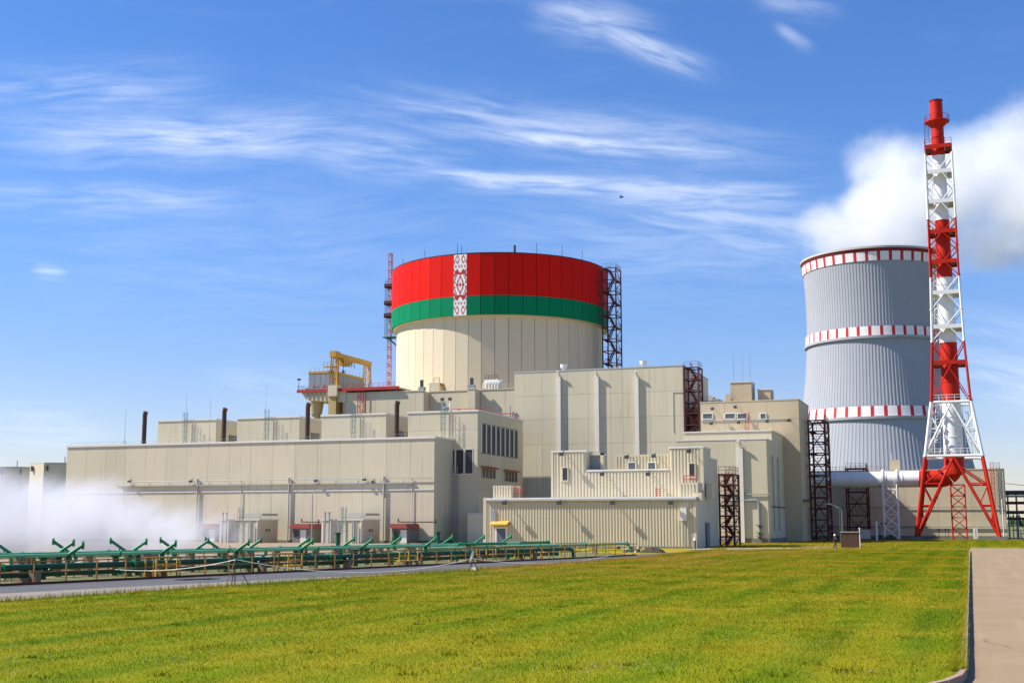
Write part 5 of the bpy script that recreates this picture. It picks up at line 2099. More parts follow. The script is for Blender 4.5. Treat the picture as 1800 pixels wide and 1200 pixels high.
# smooth the profile
import itertools
zz = np.array([p[0] for p in prof_t], float)
rr_ = np.array([p[1] for p in prof_t], float)
co = np.polyfit(zz, rr_, 4)
trad = lambda z: float(np.polyval(co, z))
NR = 144
verts, faces = [], []
ring_n = NR * 4
off = [0, 0, .13, .13]
frac = [0, .55, .62, .93]
for z in zs_t:
    for i in range(NR):
        for k in range(4):
            a = 2 * math.pi * (i + frac[k]) / NR
            r = trad(z) + off[k]
            verts.append((KC.x + r * math.cos(a), KC.y + r * math.sin(a), z))
for j in range(len(zs_t) - 1):
    for i in range(ring_n):
        k = (i + 1) % ring_n
        faces.append((j * ring_n + i, j * ring_n + k, (j + 1) * ring_n + k, (j + 1) * ring_n + i))
tw = thing('cooling_tower', 'huge grey ribbed cooling tower with three red and white chequered rings', 'cooling tower', (KC.x, KC.y, 0))
b = MB()
b.add(verts, faces)
b.build('ribbed_shell', M['tower_conc'], tw)
b = MB()
b.lathe([(trad(z) - 1.2, z) for z in (153, 140, 120, 100, 60)], 96, (KC.x, KC.y))
b.build('inner_shell', M['tower_conc'], tw)


def band_ring(z0, z1, out):
    n = 40
    for i in range(n):
        for (f0, f1, m, nm) in ((0, .72, 'ring_white', 'white_mark'), (.72, 1, 'ring_red', 'red_mark')):
            a0, a1 = 2 * math.pi * (i + f0) / n, 2 * math.pi * (i + f1) / n
            # skip the marks on the far side of the tower
            am = (a0 + a1) / 2
            if math.cos(am - math.atan2(-KC.y, -KC.x)) < -.25:
                continue
            b = MB()
            b.lathe([(trad(z0) + out, z0), (trad(z1) + out, z1)], 4 if f0 == 0 else 2, (KC.x, KC.y), a0, a1)
            b.build(nm, M[m], tw)


band_ring(146.4, 151.4, .45)
band_ring(105.0, 110.2, .75)
band_ring(60.6, 66.2, .75)
for z0, z1, o, m in ((151.4, 153.2, .5, 'ring_shaded_red'), (103.6, 105.0, 1.35, 'tower_conc'), (59.2, 60.6, 1.35, 'tower_conc'), (153.2, 154.3, 1.15, 'rim_conc')):
    b = MB()
    b.lathe([(trad(z0) - .2, z0), (trad(z0) + o, z0), (trad(z0) + o, z1), (trad(z0) - .2, z1)] if m != 'ring_shaded_red' else [(trad(z0) + o, z0), (trad(z1) + o + .35, z1)], 144, (KC.x, KC.y))
    if m == 'rim_conc':
        b.lathe([(trad(z0) - .2, z1), (trad(z0) - 1.2, z1 - .1), (trad(z0) - 1.2, z0 - 2)], 144, (KC.x, KC.y))
    b.build('rim_band' if z0 > 150 else 'ring_ledge', M[m], tw)

# ------------------------------------------------------------------ steam and spray
def vol_mat(name, blobs, nscale, namp, dens, edge, seed, aniso=0.2, col=(1, 1, 1, 1), warp=0.0, zfade=None, shear=0.0):
    m = bpy.data.materials.new(name)
    m.use_nodes = True
    T = NT(m.node_tree)
    pos = T.n('ShaderNodeNewGeometry').outputs['Position']
    sp = T.vm('ADD', pos, (seed * 13.1, seed * 7.7, seed * 3.3))
    if shear:       # wind drawn streaks leaning to the right
        sx, sy_, sz = T.xyz(sp)
        sp = T.vec(T.m('SUBTRACT', sx, T.m('MULTIPLY', sz, shear)), sy_, T.m('MULTIPLY', sz, .45))
    n1 = T.noise(sp, nscale, 8, .66)
    if warp:
        wn = T.n('ShaderNodeTexNoise')
        T.put(wn.inputs['Vector'], sp)
        wn.inputs['Scale'].default_value = nscale * .6
        wn.inputs['Detail'].default_value = 2
        d = T.vm('SUBTRACT', wn.outputs[1], (.5, .5, .5))
        sc_ = T.n('ShaderNodeVectorMath', operation='SCALE')
        T.put(sc_.inputs[0], d)
        sc_.inputs['Scale'].default_value = warp
        pos = T.vm('ADD', pos, sc_.outputs[0])
    f = None
    for (c, r, w) in blobs:
        q = T.vm('DIVIDE', T.vm('SUBTRACT', pos, tuple(c)), tuple(r))
        d = T.m('MULTIPLY', T.m('SUBTRACT', 1.0, T.vm('LENGTH', q, out=1)), w)
        f = d if f is None else (T.m('SMOOTH_MAX', f, d, .25) if len(blobs) < 16 else T.m('MAXIMUM', f, d))
    g = T.m('ADD', f, T.m('MULTIPLY', T.m('SUBTRACT', n1, .5), namp))
    g = T.rng(g, 0.0, edge)
    if zfade:
        g = T.m('MULTIPLY', g, T.rng(T.xyz(pos)[2], zfade[0], zfade[1]))
    pv = T.n('ShaderNodeVolumePrincipled')
    pv.inputs['Color'].default_value = col
    pv.inputs['Anisotropy'].default_value = aniso
    T.put(pv.inputs['Density'], T.m('MULTIPLY', g, dens))
    T.t.links.new(pv.outputs[0], T.n('ShaderNodeOutputMaterial').inputs['Volume'])
    return m


def PT(px, py, Y=740):
    return atY(px, py, Y)


blobs = []
for (px, py, rx_, rz_, dY, w) in [(1535, 425, 125, 55, 0, 1.2), (1560, 365, 110, 85, 0, 1.2), (1570, 300, 105, 80, 5, 1.1), (1660, 330, 120, 115, 10, 1.25), (1730, 310, 100, 110, 15, 1.25),
                                  (1790, 260, 95, 95, 20, 1.25), (1810, 365, 140, 110, 20, 1.0), (1470, 400, 70, 50, 0, .9), (1860, 330, 120, 140, 25, .9), (1960, 300, 160, 150, 30, .8),
                                  (1770, 425, 170, 90, 20, .62)]:
    c = PT(px, py, 740 + dY)
    k = 750 / F_PX
    blobs.append((c, (rx_ * k, max(26, rx_ * k * .8), rz_ * k), w))
vm_ = vol_mat('steam', blobs, .030, 1.7, .045, .8, 3, .0, warp=22, zfade=(149, 156))
b = MB()
lo = PT(1385, 520)
b.box(PT(1370, 400).x, 115, 696, 800, 138, 285)
# keep the steam box's floor inside the tower rim, above the shell
st_ = b.build('steam_plume', vm_)
tag(st_, 'white steam plume rising from the cooling tower and drifting right', 'steam', kind='stuff')

mb_ = []
Ym = 101
for (px, py, rx_, rz_, w) in [(20, 935, 190, 90, 1.2), (160, 940, 150, 80, 1.1), (280, 945, 110, 60, .8), (-120, 940, 190, 90, 1.2), (40, 895, 130, 92, 1.0), (120, 900, 110, 92, 1.1), (-60, 880, 140, 105, 1.1), (215, 910, 100, 76, 1.0), (290, 925, 90, 60, .75), (350, 935, 80, 45, .5), (-200, 880, 160, 95, 1.0)]:
    c = atY(px, py, Ym)
    k = c.y / F_PX * 1.05
    mb_.append((c, (rx_ * k, 7, rz_ * k), w))
for i in range(16):
    px = -20 + i * 24 + random.uniform(-8, 8)
    hgt = random.uniform(.7, 1.0) * (1.0 if px < 170 else max(.25, 1 - (px - 170) / 230))
    c = atY(px, 955 - 48 * hgt, Ym + random.uniform(-9, 4))
    k = c.y / F_PX * 1.05
    mb_.append((c, (random.uniform(14, 24) * k, 3.0, 66 * hgt * k), 1.5))
vm2 = vol_mat('spray', mb_, .22, 1.9, .27, .8, 8, .0, col=(.86, .885, .93, 1), warp=3.5, shear=.9)
b = MB()
a0 = atY(470, 900, Ym).x
b.box(-116, a0, 82, 120, .05, 15)
tag(b.build('spray_mist', vm2), 'drifting white water spray over the pond in front of the long hall', 'spray', kind='stuff')

# ------------------------------------------------------------------ spray pond: railing, pipes and nozzle arms
P0 = Vector((-45.2, 50.5, 0))
PU = Vector((14.2, 71.5, 0)).normalized()
PN = Vector((-PU.y, PU.x, 0))


def prow(t, k, z=0.0):
    return P0 + PU * t + PN * k + Vector((0, 0, z))


def col_t(px, k):
    """distance along a row at which picture column px crosses it"""
    d = ray(px, 950)
    d2 = Vector((d.x, d.y))
    A = P0 + PN * k
    det = d2.x * (-PU.y) + PU.x * d2.y
    s = (A.x * (-PU.y) + PU.x * A.y) / det
    return (d2.x * s - A.x) / PU.x if abs(PU.x) > .05 else 0.0


def col_t(px, k):
    d = ray(px, 950)
    A = P0 + PN * k
    # (d.x, d.y) * s = A + PU * t
    det = d.x * PU.y - d.y * PU.x
    s = (A.x * PU.y - A.y * PU.x) / det
    return (d.x * s - A.x) / PU.x


fence = thing('pond_railing', 'long rusty yellow railing on a low kerb beside the asphalt road', 'railing', P0)
T0, T1 = -16.0, 72.6
t = T0
posts = []
while t < T1:
    posts.append(t)
    t += 2.0
for t in posts:
    p = prow(t, 0)
    MB().box(p.x - .035, p.x + .035, p.y - .035, p.y + .035, .1, 1.16).build('post', M['rail_brown'], fence)
for z, r in ((1.16, .035), (.62, .026)):
    MB().tube(prow(T0, 0, z), prow(T1, 0, z), r, 6).build('rail', M['rail_brown'], fence)
MB().beam(prow(T0, 0, .06), prow(T1, 0, .06), .14, .14).build('kerb_beam', M['rust_red'], fence)
# long header pipes
hdr = [(1.6, .82, .155, 'pipe_dark', T0, 62, 'thick dark green header pipe just behind the railing'),
       (1.9, .42, .14, 'pipe_dark', T0, 60, 'dark green return pipe low behind the railing'),
       (3.4, 1.36, .09, 'pipe_light', T0, 46, 'pale green spray pipe in the row nearest the railing'),
       (6.2, 1.34, .11, 'pipe_green', T0, 58, 'mid green spray pipe in the second row'),
       (9.4, 1.22, .13, 'pipe_light', T0, 66, 'pale green spray pipe in the third row'),
       (13.0, 1.15, .14, 'pipe_green', T0, 78, 'mid green spray pipe in the farthest row'),
       (7.5, .95, .16, 'pipe_light', 47, 86, 'pale green pipe end in front of the corrugated building')]
for k, z, r, m, ta, tb_, lab in hdr:
    t = thing('header_pipe', lab, 'pipe', prow(ta, k), 'green spray header pipes')
    n = int((tb_ - ta) / 8)
    for i in range(n):
        a, c = ta + (tb_ - ta) * i / n, ta + (tb_ - ta) * (i + 1) / n
        MB().tube(prow(a, k, z), prow(c - .04, k, z), r, 12).build('pipe_length', M[m], t, smooth=True)
        MB().tube(prow(c - .1, k, z), prow(c + .04, k, z), r * 1.5, 12).build('flange', M['pipe_green'], t)
        p = prow(a + 2, k)
        b = MB()
        b.box(p.x - .22, p.x + .22, p.y - .22, p.y + .22, -.02, z - r)
        b.build('concrete_pier', M['tan_slab'], t)
    if tb_ > 60:
        MB().path([prow(tb_ - .1, k, z), prow(tb_ + .3, k, z - .1), prow(tb_ + .5, k, z - .45), prow(tb_ + .5, k, 0)], r, 10).build('end_bend', M[m], t, smooth=True)


def nozzle_arm(t, k, zb, lean, length, label, group):
    """short riser, slanting arm and a flanged nozzle plate at its tip"""
    base = prow(t, k, zb)
    th = thing('nozzle_arm', label, 'pipe', (base.x, base.y, 0), group)
    dirn = (Vector((.84, .54, 0)) * lean).normalized()
    tip = base + dirn * length * .80 + Vector((0, 0, length * .56))
    b = MB()
    b.path([base - Vector((0, 0, .25)), base, base.lerp(tip, .12), tip], .1, 10)
    b.build('arm_pipe', M['pipe_green'], th, smooth=True)
    nd = dirn
    b = MB()
    b.tube(tip - nd * .05, tip + nd * .07, .23, 14)
    b.build('nozzle_flange', M['pipe_green'], th)
    b = MB()
    b.tube(base - Vector((0, 0, .45)), base - Vector((0, 0, .02)), .15, 10)
    b.build('riser', M['pipe_dark'], th)
    b = MB()
    b.beam(base.lerp(tip, .45), base.lerp(tip, .45) - Vector((0, 0, .45)), .05, .05)
    b.build('strut', M['pipe_dark'], th)
    return th


rowB = [143, 308, 438, 552, 657, 770]
rowA = [119, 249, 360, 454, 539, 620, 703, 795, 852, 900]
rowC = [8, 110, 209, 295, 373]
ORD = ['leftmost', 'second from the left', 'third from the left', 'fourth from the left', 'fifth from the left', 'sixth from the left', 'seventh from the left', 'eighth from the left', 'ninth from the left', 'last on the right']
for i, px in enumerate(rowB):
    nozzle_arm(col_t(px - 22, 3.4), 3.4, 1.35, 1, .95, 'green nozzle arm leaning right, %s in the row nearest the railing' % ORD[i], 'nozzle arms of the nearest row')
for i, px in enumerate(rowA):
    nozzle_arm(col_t(px - 20, 9.4), 9.4, 1.22, 1, 1.25, 'green nozzle arm leaning right, %s in the third pipe row' % ORD[i], 'nozzle arms of the third row')
for i, px in enumerate(rowC):
    nozzle_arm(col_t(px + 14, 13.0), 13.0, 1.2, -1, 1.3, 'bluish green nozzle arm leaning left, %s in the farthest row' % ORD[i], 'nozzle arms of the farthest row')
# valves in the pond: short posts with dark bodies
for i, (px, k) in enumerate(((78, 5), (105, 7), (205, 6), (245, 5), (520, 10), (594, 18), (694, 18), (770, 18), (625, 4), (645, 6))):
    t = col_t(px, k)
    h = 1.1 if k < 12 else 2.2
    p = prow(t, k)
    nlow, ntall = (0, 0) if i == 0 else (nlow, ntall)
    nlow, ntall = (nlow + 1, ntall) if h < 2 else (nlow, ntall + 1)
    th = thing('valve_post', ('low dark green valve post, %s among the spray pipes' % ORD[nlow - 1] if h < 2 else 'tall dark green valve post, %s behind the pond pipes' % ORD[ntall - 1]), 'valve', p, 'valve posts in the spray pond' if h < 2 else 'tall valve posts behind the pond')
    MB().tube(p, p + Vector((0, 0, h)), .2, 10).build('body', M['pipe_dark'], th, smooth=True)
    MB().tube(p + Vector((0, 0, h)), p + Vector((0, 0, h + .12)), .32, 12).build('cap', M['pipe_dark'], th)


# inner railings between the pipe rows
for k, ta, tb_, m, lab in ((4.8, T0, 60, 'rail_brown', 'rusty inner railing between the first and second pipe rows'), (11.2, T0, 76, 'rail_brown', 'rusty inner railing before the farthest pipe row')):
    th = thing('inner_railing', lab, 'railing', prow(ta, k), 'inner railings of the pond')
    n = int((tb_ - ta) / 2.4)
    for i in range(n + 1):
        p = prow(ta + (tb_ - ta) * i / n, k)
        MB().box(p.x - .03, p.x + .03, p.y - .03, p.y + .03, 0, 1.0).build('post', M[m], th)
    for z in (1.0, .5):
        MB().tube(prow(ta, k, z), prow(tb_, k, z), .028, 6).build('rail', M[m], th)
for i, t_ in enumerate((4, 12, 20, 29, 38, 47, 55)):
    a, c = prow(t_, 1.2), prow(t_, 14)
    th = thing('cross_pipe', 'dark green cross pipe linking the header rows, %s' % ['leftmost', 'second from the left', 'third from the left', 'middle one', 'third from the right', 'second from the right', 'rightmost'][i], 'pipe', a, 'cross pipes of the pond')
    MB().tube(a + Vector((0, 0, .62)), c + Vector((0, 0, .7)), .13, 10).build('pipe_length', M['pipe_dark'], th, smooth=True)
    for f in (.25, .6, .9):
        p = a.lerp(c, f)
        MB().box(p.x - .25, p.x + .25, p.y - .25, p.y + .25, -.02, .5).build('concrete_pier', M['tan_slab'], th)
        MB().tube(p + Vector((0, 0, .6)), p + Vector((0, 0, 1.15)), .12, 8).build('riser', M['pipe_green'], th)


# yellow crossing frames
def frame_rail(px0, px1, k, label, m='yellow_rail', h=1.15, rows=3, group='yellow guard frames by the pond'):
    a, c = col_t(px0, k), col_t(px1, k)
    th = thing('guard_frame', label, 'railing', prow(a, k), group)
    for z in [h * (i + 1) / rows for i in range(rows)]:
        MB().tube(prow(a, k, z), prow(c, k, z), .045, 6).build('rail', M[m], th)
    n = max(2, int(abs(c - a) / 1.3))
    for i in range(n + 1):
        p = prow(a + (c - a) * i / n, k)
        MB().tube(p, p + Vector((0, 0, h)), .05, 6).build('post', M[m], th)
        if rows > 2:
            q = p + PN * .9
            MB().tube(q, q + Vector((0, 0, h)), .05, 6).build('post', M[m], th)
    if rows > 2:
        for z in (h,):
            MB().tube(prow(a, k + .9, z), prow(c, k + .9, z), .045, 6).build('rail', M[m], th)
        b = MB()
        p, q = prow(a, k, .4), prow(c, k, .4)
        b.beam(p + PN * .45, q + PN * .45, .9, .06)
        b.build('step_deck', M[m], th)
    return th


frame_rail(277, 313, .5, 'bright yellow guard frame of a pipe crossing, nearest of the frames')
frame_rail(508, 532, .6, 'yellow guard frame of a pipe crossing, left of the roadside stake with white flag')
frame_rail(703, 735, .7, 'yellow guard frame of a pipe crossing before the red roofed hut')
for i, (a, c, k, m) in enumerate(((790, 830, 3, 'yellow_rail'), (820, 870, 6, 'rail_brown'), (838, 872, 1.2, 'yellow_rail'), (880, 935, 4, 'rail_brown'), (905, 965, 1.5, 'yellow_rail'), (930, 972, 8, 'rail_brown'),
                                  (975, 1030, 9, 'rail_brown'), (985, 1015, 3, 'yellow_rail'), (1035, 1080, 6, 'yellow_rail'))):
    frame_rail(a, c, k, 'low %s guard railing at the right pond end, %s' % ('bright yellow' if m == 'yellow_rail' else 'rusty brown', ORD[i]), m, 1.1, 2, 'low railings at the pond end')

# stakes with white barrier tape
stakes = []
for px, py, h, lab in ((413, 1031, 2.0, 'thin dark tripod stake at the roadside, nearest one'), (830, 1006, 1.35, 'short roadside stake with a white flag'), (1075, 986, .8, 'small dark tripod stake far along the road edge')):
    p = atG(px, py)
    th = thing('tripod_stake', lab, 'stake', p, 'roadside stakes')
    top = p + Vector((0, 0, h * .66))
    for a in (.4, 2.4, 4.5):
        f = p + Vector((.55 * math.cos(a), .55 * math.sin(a), 0)) * (h / 1.6)
        MB().tube(f, top, .022, 5).build('leg', M['stack_brown'], th)
    MB().tube(p, p + Vector((-.08, .05, h * .78)), .028, 5).build('stick', M['stack_brown'], th)
    MB().tube(top, p + Vector((-.45, .1, h)), .018, 5).build('twig', M['stack_brown'], th)
    if px == 830:
        b = MB()
        b.add([top + Vector((0, 0, .5)), top + Vector((.14, .05, .45)), top + Vector((.02, 0, -.1)), top + Vector((-.22, -.05, -.25)), top + Vector((.0, .012, .5))],
              [(0, 1, 2), (0, 2, 3)])
        b.build('flag', M['rope'], th)
        b = MB()
        q = p + Vector((.15, -.2, .25))
        b.box(q.x - .18, q.x + .18, q.y - .02, q.y + .02, q.z - .08, q.z + .1)
        b.build('tag', M['rope'], th)
    stakes.append(top)
g = atG(200, 1003, .75)
pts = [prow(col_t(200, .12), -.1, .62)]


def sag(a, c, s, n=10):
    return [a.lerp(c, i / n) - Vector((0, 0, s * 4 * (i / n) * (1 - i / n))) for i in range(n + 1)]


path_ = sag(pts[0], stakes[0], .25) + sag(stakes[0], stakes[1], .75)[1:] + sag(stakes[1], stakes[2], .5)[1:]
b = MB()
b.path(path_, .018, 4)
tag(b.build('barrier_tape', M['rope']), 'sagging white barrier tape strung between the roadside stakes', 'tape')
for px, py, lab in ((331, 1018, 'left'), (363, 1017, 'right')):
    p = atG(px, py, .02)
    th = thing('drain_grate', 'dark drain grate set in the asphalt road, %s of two' % lab, 'drain', p, 'road drains')
    u_ = PU
    b = MB()
    for k in range(5):
        q = p + PN * (k - 2) * .12
        b.beam(q - u_ * .55, q + u_ * .55, .06, .04)
    b.build('bars', M['black'], th, kind='stuff')
    b = MB()
    b.beam(p - u_ * .65 + PN * .34, p + u_ * .65 + PN * .34, .08, .05)
    b.beam(p - u_ * .65 - PN * .34, p + u_ * .65 - PN * .34, .08, .05)
    b.build('frame', M['black'], th)
p = prow(col_t(1128, 0), 0)

# rubble and soil heap by the corrugated building
pr_ = atG(1125, 970)
th = thing('rubble_pile', 'small pile of pale broken concrete lumps at the end of the pond', 'rubble', pr_)
for i in range(16):
    c = pr_ + Vector((random.gauss(-.3, 1.0), random.gauss(0, .9), 0))
    s = random.uniform(.22, .5)
    b = MB()
    vs = []
    for z in (0, s * .9):
        n0 = 5
        for k in range(n0):
            a = k * 2 * math.pi / n0 + random.uniform(-.3, .3)
            vs.append((c.x + s * random.uniform(.6, 1.0) * math.cos(a), c.y + s * random.uniform(.6, 1) * math.sin(a), max(0, z * random.uniform(.7, 1.1) + (.35 if i > 11 else 0))))
    b.add(vs, [(4, 3, 2, 1, 0), (5, 6, 7, 8, 9)] + [(k, (k + 1) % 5, 5 + (k + 1) % 5, 5 + k) for k in range(5)])
    b.build('lump', M['concrete'] if i % 3 else M['soil'], th)
ps = atG(1147, 971)
b = MB()
nn = 18
vs, fs = [(ps.x, ps.y, .62)], []
for ring, (rr2, zz2) in enumerate(((.35, .56), (.7, .34), (1.05, .0))):
    for k in range(nn):
        a = 2 * math.pi * k / nn
        rad_ = rr2 * random.uniform(.85, 1.12)
        vs.append((ps.x + 1.7 * rad_ * math.cos(a) * .94, ps.y + 1.7 * rad_ * math.sin(a), zz2 * random.uniform(.85, 1.1)))
for k in range(nn):
    fs.append((0, 1 + k, 1 + (k + 1) % nn))
    for ring in range(2):
        o0 = 1 + ring * nn
        fs.append((o0 + k, o0 + nn + k, o0 + nn + (k + 1) % nn, o0 + (k + 1) % nn))
b.add(vs, fs)
tag(b.build('soil_heap', M['soil']), 'low dark soil heap beside the pale rubble pile', 'heap')
p = atY(1222, 955, 158)
th = thing('bollard', 'dark post with a white cap at the right corner of the corrugated building', 'bollard', (p.x, 158, 0))
MB().tube((p.x, 158, 0), (p.x, 158, 1.05), .12, 8).build('post', M['dark_steel'], th)
MB().tube((p.x, 158, 1.05), (p.x, 158, 1.4), .2, 8).build('cap', M['white'], th)

# ------------------------------------------------------------------ small buildings in front of the hall
def pump_house(px0, px1, px2, ytop, Y, label, roof_dark=True):
    xa, xb = atY(px0, 930, Y).x, atY(px1, 930, Y).x
    zt = atY(px0, ytop, Y).z
    d = atX(px2, 930, xb).y - Y
    d = min(max(d, 3), 6.2)
    th = thing('pump_house', label, 'building', (xa, Y, 0), 'white pump houses before the long hall')
    b = MB()
    b.box(xa, xb, Y, Y + d, 0, zt)
    b.build('wall', M['panel'], th)
    b = MB()
    b.box(xa - .12, xb + .12, Y - .12, Y + d + .1, zt, zt + .2)
    b.build('roof', M['coping'], th)
    b = MB()
    b.box(xa + (xb - xa) * .55, xb + .1, Y + .8, Y + d - .3, zt + .8, zt + 1.15)
    for q in (0.6, .95):
        b.tube((xa + (xb - xa) * q, Y + 1, zt), (xa + (xb - xa) * q, Y + 1, zt + .9), .06, 5)
    b.build('roof_tray', M['grey_trim'], th)
    for i in range(6):
        x = xa + .3 + (xb - xa - .6) * i / 5
        MB().box(x - .09, x + .09, Y - .1, Y, .1, zt - .15).build('wall_rib', M['coping'], th)
    for f in (.12, .22):
        x = xa + (xb - xa) * f
        b = MB()
        b.tube((x, Y - .5, 0), (x, Y - .5, zt + 1.1), .12, 8)
        b.tube((x, Y - .5, zt + 1.1), (x, Y - .5, zt + 1.35), .2, 8)
        b.build('vent_pipe', M['steel_grey'], th)
    for f in (.78, .88):
        x = xa + (xb - xa) * f
        MB().tube((x, Y - .4, 0), (x, Y - .4, zt - .1), .1, 8).build('vent_pipe', M['steel_grey'], th)
    b = MB()
    b.box(xb + .01, xb + .05, Y + d * .35, Y + d * .42, zt * .5, zt * .62)
    b.box(xb + .01, xb + .05, Y + d * .5, Y + d * .57, zt * .5, zt * .62)
    b.build('vent_slot', M['dark_glass'], th)
    return xa, xb, zt


for px0, px1, px2, yt, lx_, lab in ((386, 455, 506, 914, 424, 'pump house with pipes and ladder half veiled by spray'), (565, 638, 686, 914, 606, 'pump house with white ribs, pipes and ladder, clear of the spray')):
    xa, xb, zt = pump_house(px0, px1, px2, yt, 186.5, lab)
    cage_ladder(atY(lx_, 930, 185.6).x, 185.4, 0, zt + 2.2, 'grey teal caged ladder on the front of the ' + ('veiled pump house' if px0 < 400 else 'clear pump house'), 'ladders on the pump houses', hoops_from=2.0)
for px0, px1, lab in ((511, 547, 'red roofed grey entrance hut between the two pump houses'), (686, 718, 'red roofed grey entrance hut right of the clear pump house'), (352, 380, 'red roofed entrance hut lost in the spray')):
    Y = 190.0
    xa, xb = atY(px0, 930, Y).x, atY(px1, 930, Y).x
    zt = atY(px0, 928, Y).z
    th = thing('entrance_hut', lab, 'hut', (xa, Y, 0), 'red roofed huts')
    b = MB()
    b.box(xa + .3, xb - .3, Y, HY - .3, 0, zt)
    b.build('wall', M['plinth'], th)
    b = MB()
    b.prism([(xa - .1, Y - .5), (xb, Y - .5), (xb, HY - .25), (xa - .1, HY - .25)], zt, zt + .75)
    b.v = [(v[0] + (.35 if v[2] > zt + .3 and v[0] < (xa + xb) / 2 else (-.35 if v[2] > zt + .3 else 0)), v[1], v[2]) for v in b.v]
    b.build('roof', M['red_canopy'], th)
    b = MB()
    b.box(xa + 1.9, xa + 3.0, Y - .06, Y - .01, .05, 2.2)
    b.build('door', M['coping'], th)
    b = MB()
    b.box(xa + .6, xa + 1.5, Y - .06, Y - .01, 1.0, 2.1)
    b.build('window', M['dark_glass'], th)
# lamp post
p = atG(548, 952)
x, y = atY(548, 940, 183).x, 183
zt = atY(548, 866, 183).z
th = thing('lamp_post', 'slender grey lamp post standing before the long hall', 'lamp post', (x, y, 0))
MB().tube((x, y, 0), (x, y, zt), .12, 8, .07).build('pole', M['steel_grey'], th)
MB().path([(x, y, zt), (x + .3, y, zt + .35), (x + 1.6, y - .2, zt + .7)], .06, 6).build('arm', M['steel_grey'], th)
b = MB()
b.box(x + 1.4, x + 2.3, y - .35, y - .05, zt + .62, zt + .78)
b.build('lamp_head', M['steel_grey'], th)

# ------------------------------------------------------------------ far left tanks
def tank(px0, px1, yt, Y, label, n=8):
    xa, xb = atY(px0, 850, Y).x, atY(px1, 850, Y).x
    zt = atY((px0 + px1) / 2, yt, Y).z
    r = (xb - xa) / 2 / .93
    c = Vector(((xa + xb) / 2, Y + r, 0))
    th = thing('storage_tank', label, 'tank', c, 'many sided tanks beyond the hall')
    w = 2 * r * math.cos(math.pi / n) * math.tan(math.pi / n)
    b = MB()
    b.lathe([(r * .97, 0), (r * .97, zt)], n, (c.x, c.y), caps=True)
    b.build('body', M['cream_joint'], th)
    bb = MB()
    bb.box(-w / 2 + .03, w / 2 - .03, -.2, 0, 0, zt)
    me_ = bb.mesh('tank_panel', M['cream'])
    for i in range(n):
        a = R(-63) + 2 * math.pi * i / n
        ra = r * math.cos(math.pi / n)
        piece('tank_panel', me_, th, (c.x + ra * math.cos(a), c.y + ra * math.sin(a), 0), a + math.pi / 2)
    b = MB()
    b.lathe([(r + .15, zt), (r + .15, zt + .3), (.1, zt + .5)], n, (c.x, c.y), R(-63) + math.pi / n, R(-63) + math.pi / n + 2 * math.pi)
    b.build('roof', M['grey_trim'], th)
    for i in range(4):
        a = R(-120 + 40 * i)
        x, y = c.x + r * 1.0 * math.cos(a), c.y + r * math.sin(a)
        MB().box(x - .2, x + .2, y - .3, y + .1, zt - 1.6, zt - .4).build('bracket', M['stack_brown'], th)
    MB().tube((c.x, c.y, zt), (c.x, c.y, zt + 2.0), .12, 6).build('vent', M['steel_grey'], th)


tank(30, 117, 815, 232, 'beige many sided tank rising above the spray, left of the hall')
tank(-40, 30, 822, 246, 'beige tank cut by the left picture edge, behind the nearer tank')

# ------------------------------------------------------------------ right side small things
p = atG(1478, 963.5)
k0, k1 = atY(1478, 950, 168).x, atY(1510, 950, 168).x
kz = atY(1495, 934, 168).z
th = thing('wooden_box', 'dark brown slatted timber box with a pale top standing on the grass', 'box', ((k0 + k1) / 2, 168, 0))
b = MB()
b.box(k0 + .04, k1 - .04, 168.04, 169.6, .05, kz - .1)
b.build('body', M['brown_box'], th)
n = 12
for i in range(n):
    xa = k0 + (k1 - k0) * i / n
    MB().box(xa + .015, xa + (k1 - k0) / n - .015, 167.97 + random.uniform(0, .02), 168.04, .05, kz - .1 + random.uniform(-.03, .02)).build('plank', M['brown_box'], th)
b = MB()
b.box(k0 - .05, k1 + .08, 167.9, 169.7, kz - .09, kz + .0)
b.build('lid', M['concrete'], th)
MB().tube((k1 + .12, 168, 0), (k1 + .12, 168, kz + .3), .055, 8).build('corner_post', M['steel_white'], th)
MB().tube((k1 + .12, 168, kz + .3), (k1 + .12, 168, kz + .5), .1, 8).build('post_cap', M['steel_white'], th)
# curved lamp posts behind the box
for px, Y, lab in ((1478, 205, 'right'), (1474, 212, 'left')):
    x = atY(px + 3, 940, Y).x
    zt = atY(px, 896, Y).z
    th = thing('curved_lamp', 'thin pale curved lamp post behind the timber box, %s of a pair' % lab, 'lamp post', (x, Y, 0), 'curved lamp posts')
    MB().tube((x, Y, 0), (x, Y, zt), .06, 6, .04).build('pole', M['steel_grey'], th)
    MB().path([(x, Y, zt), (x - .25, Y, zt + .35), (x - 1.7, Y, zt + 1.0)], .035, 6).build('arm', M['steel_grey'], th)
    MB().box(x - 2.2, x - 1.5, Y - .1, Y + .1, zt + .95, zt + 1.03).build('lamp_head', M['steel_grey'], th)
x = atY(1541, 940, 241).x
zt = atY(1541, 916, 241).z
th = thing('camera_post', 'pale thick post with two small dark cameras at its top', 'camera post', (x, 241, 0))
MB().tube((x, 241, 0), (x, 241, zt), .2, 10).build('pole', M['steel_white'], th)
b = MB()
b.beam((x - .7, 241, zt - .1), (x + 1.8, 241, zt - .25), .08, .1)
b.build('arm', M['grey_trim'], th)
for d in (.9, 1.7):
    MB().box(x + d - .15, x + d + .2, 240.7, 241.1, zt - .55, zt - .25).build('camera', M['dark_steel'], th)
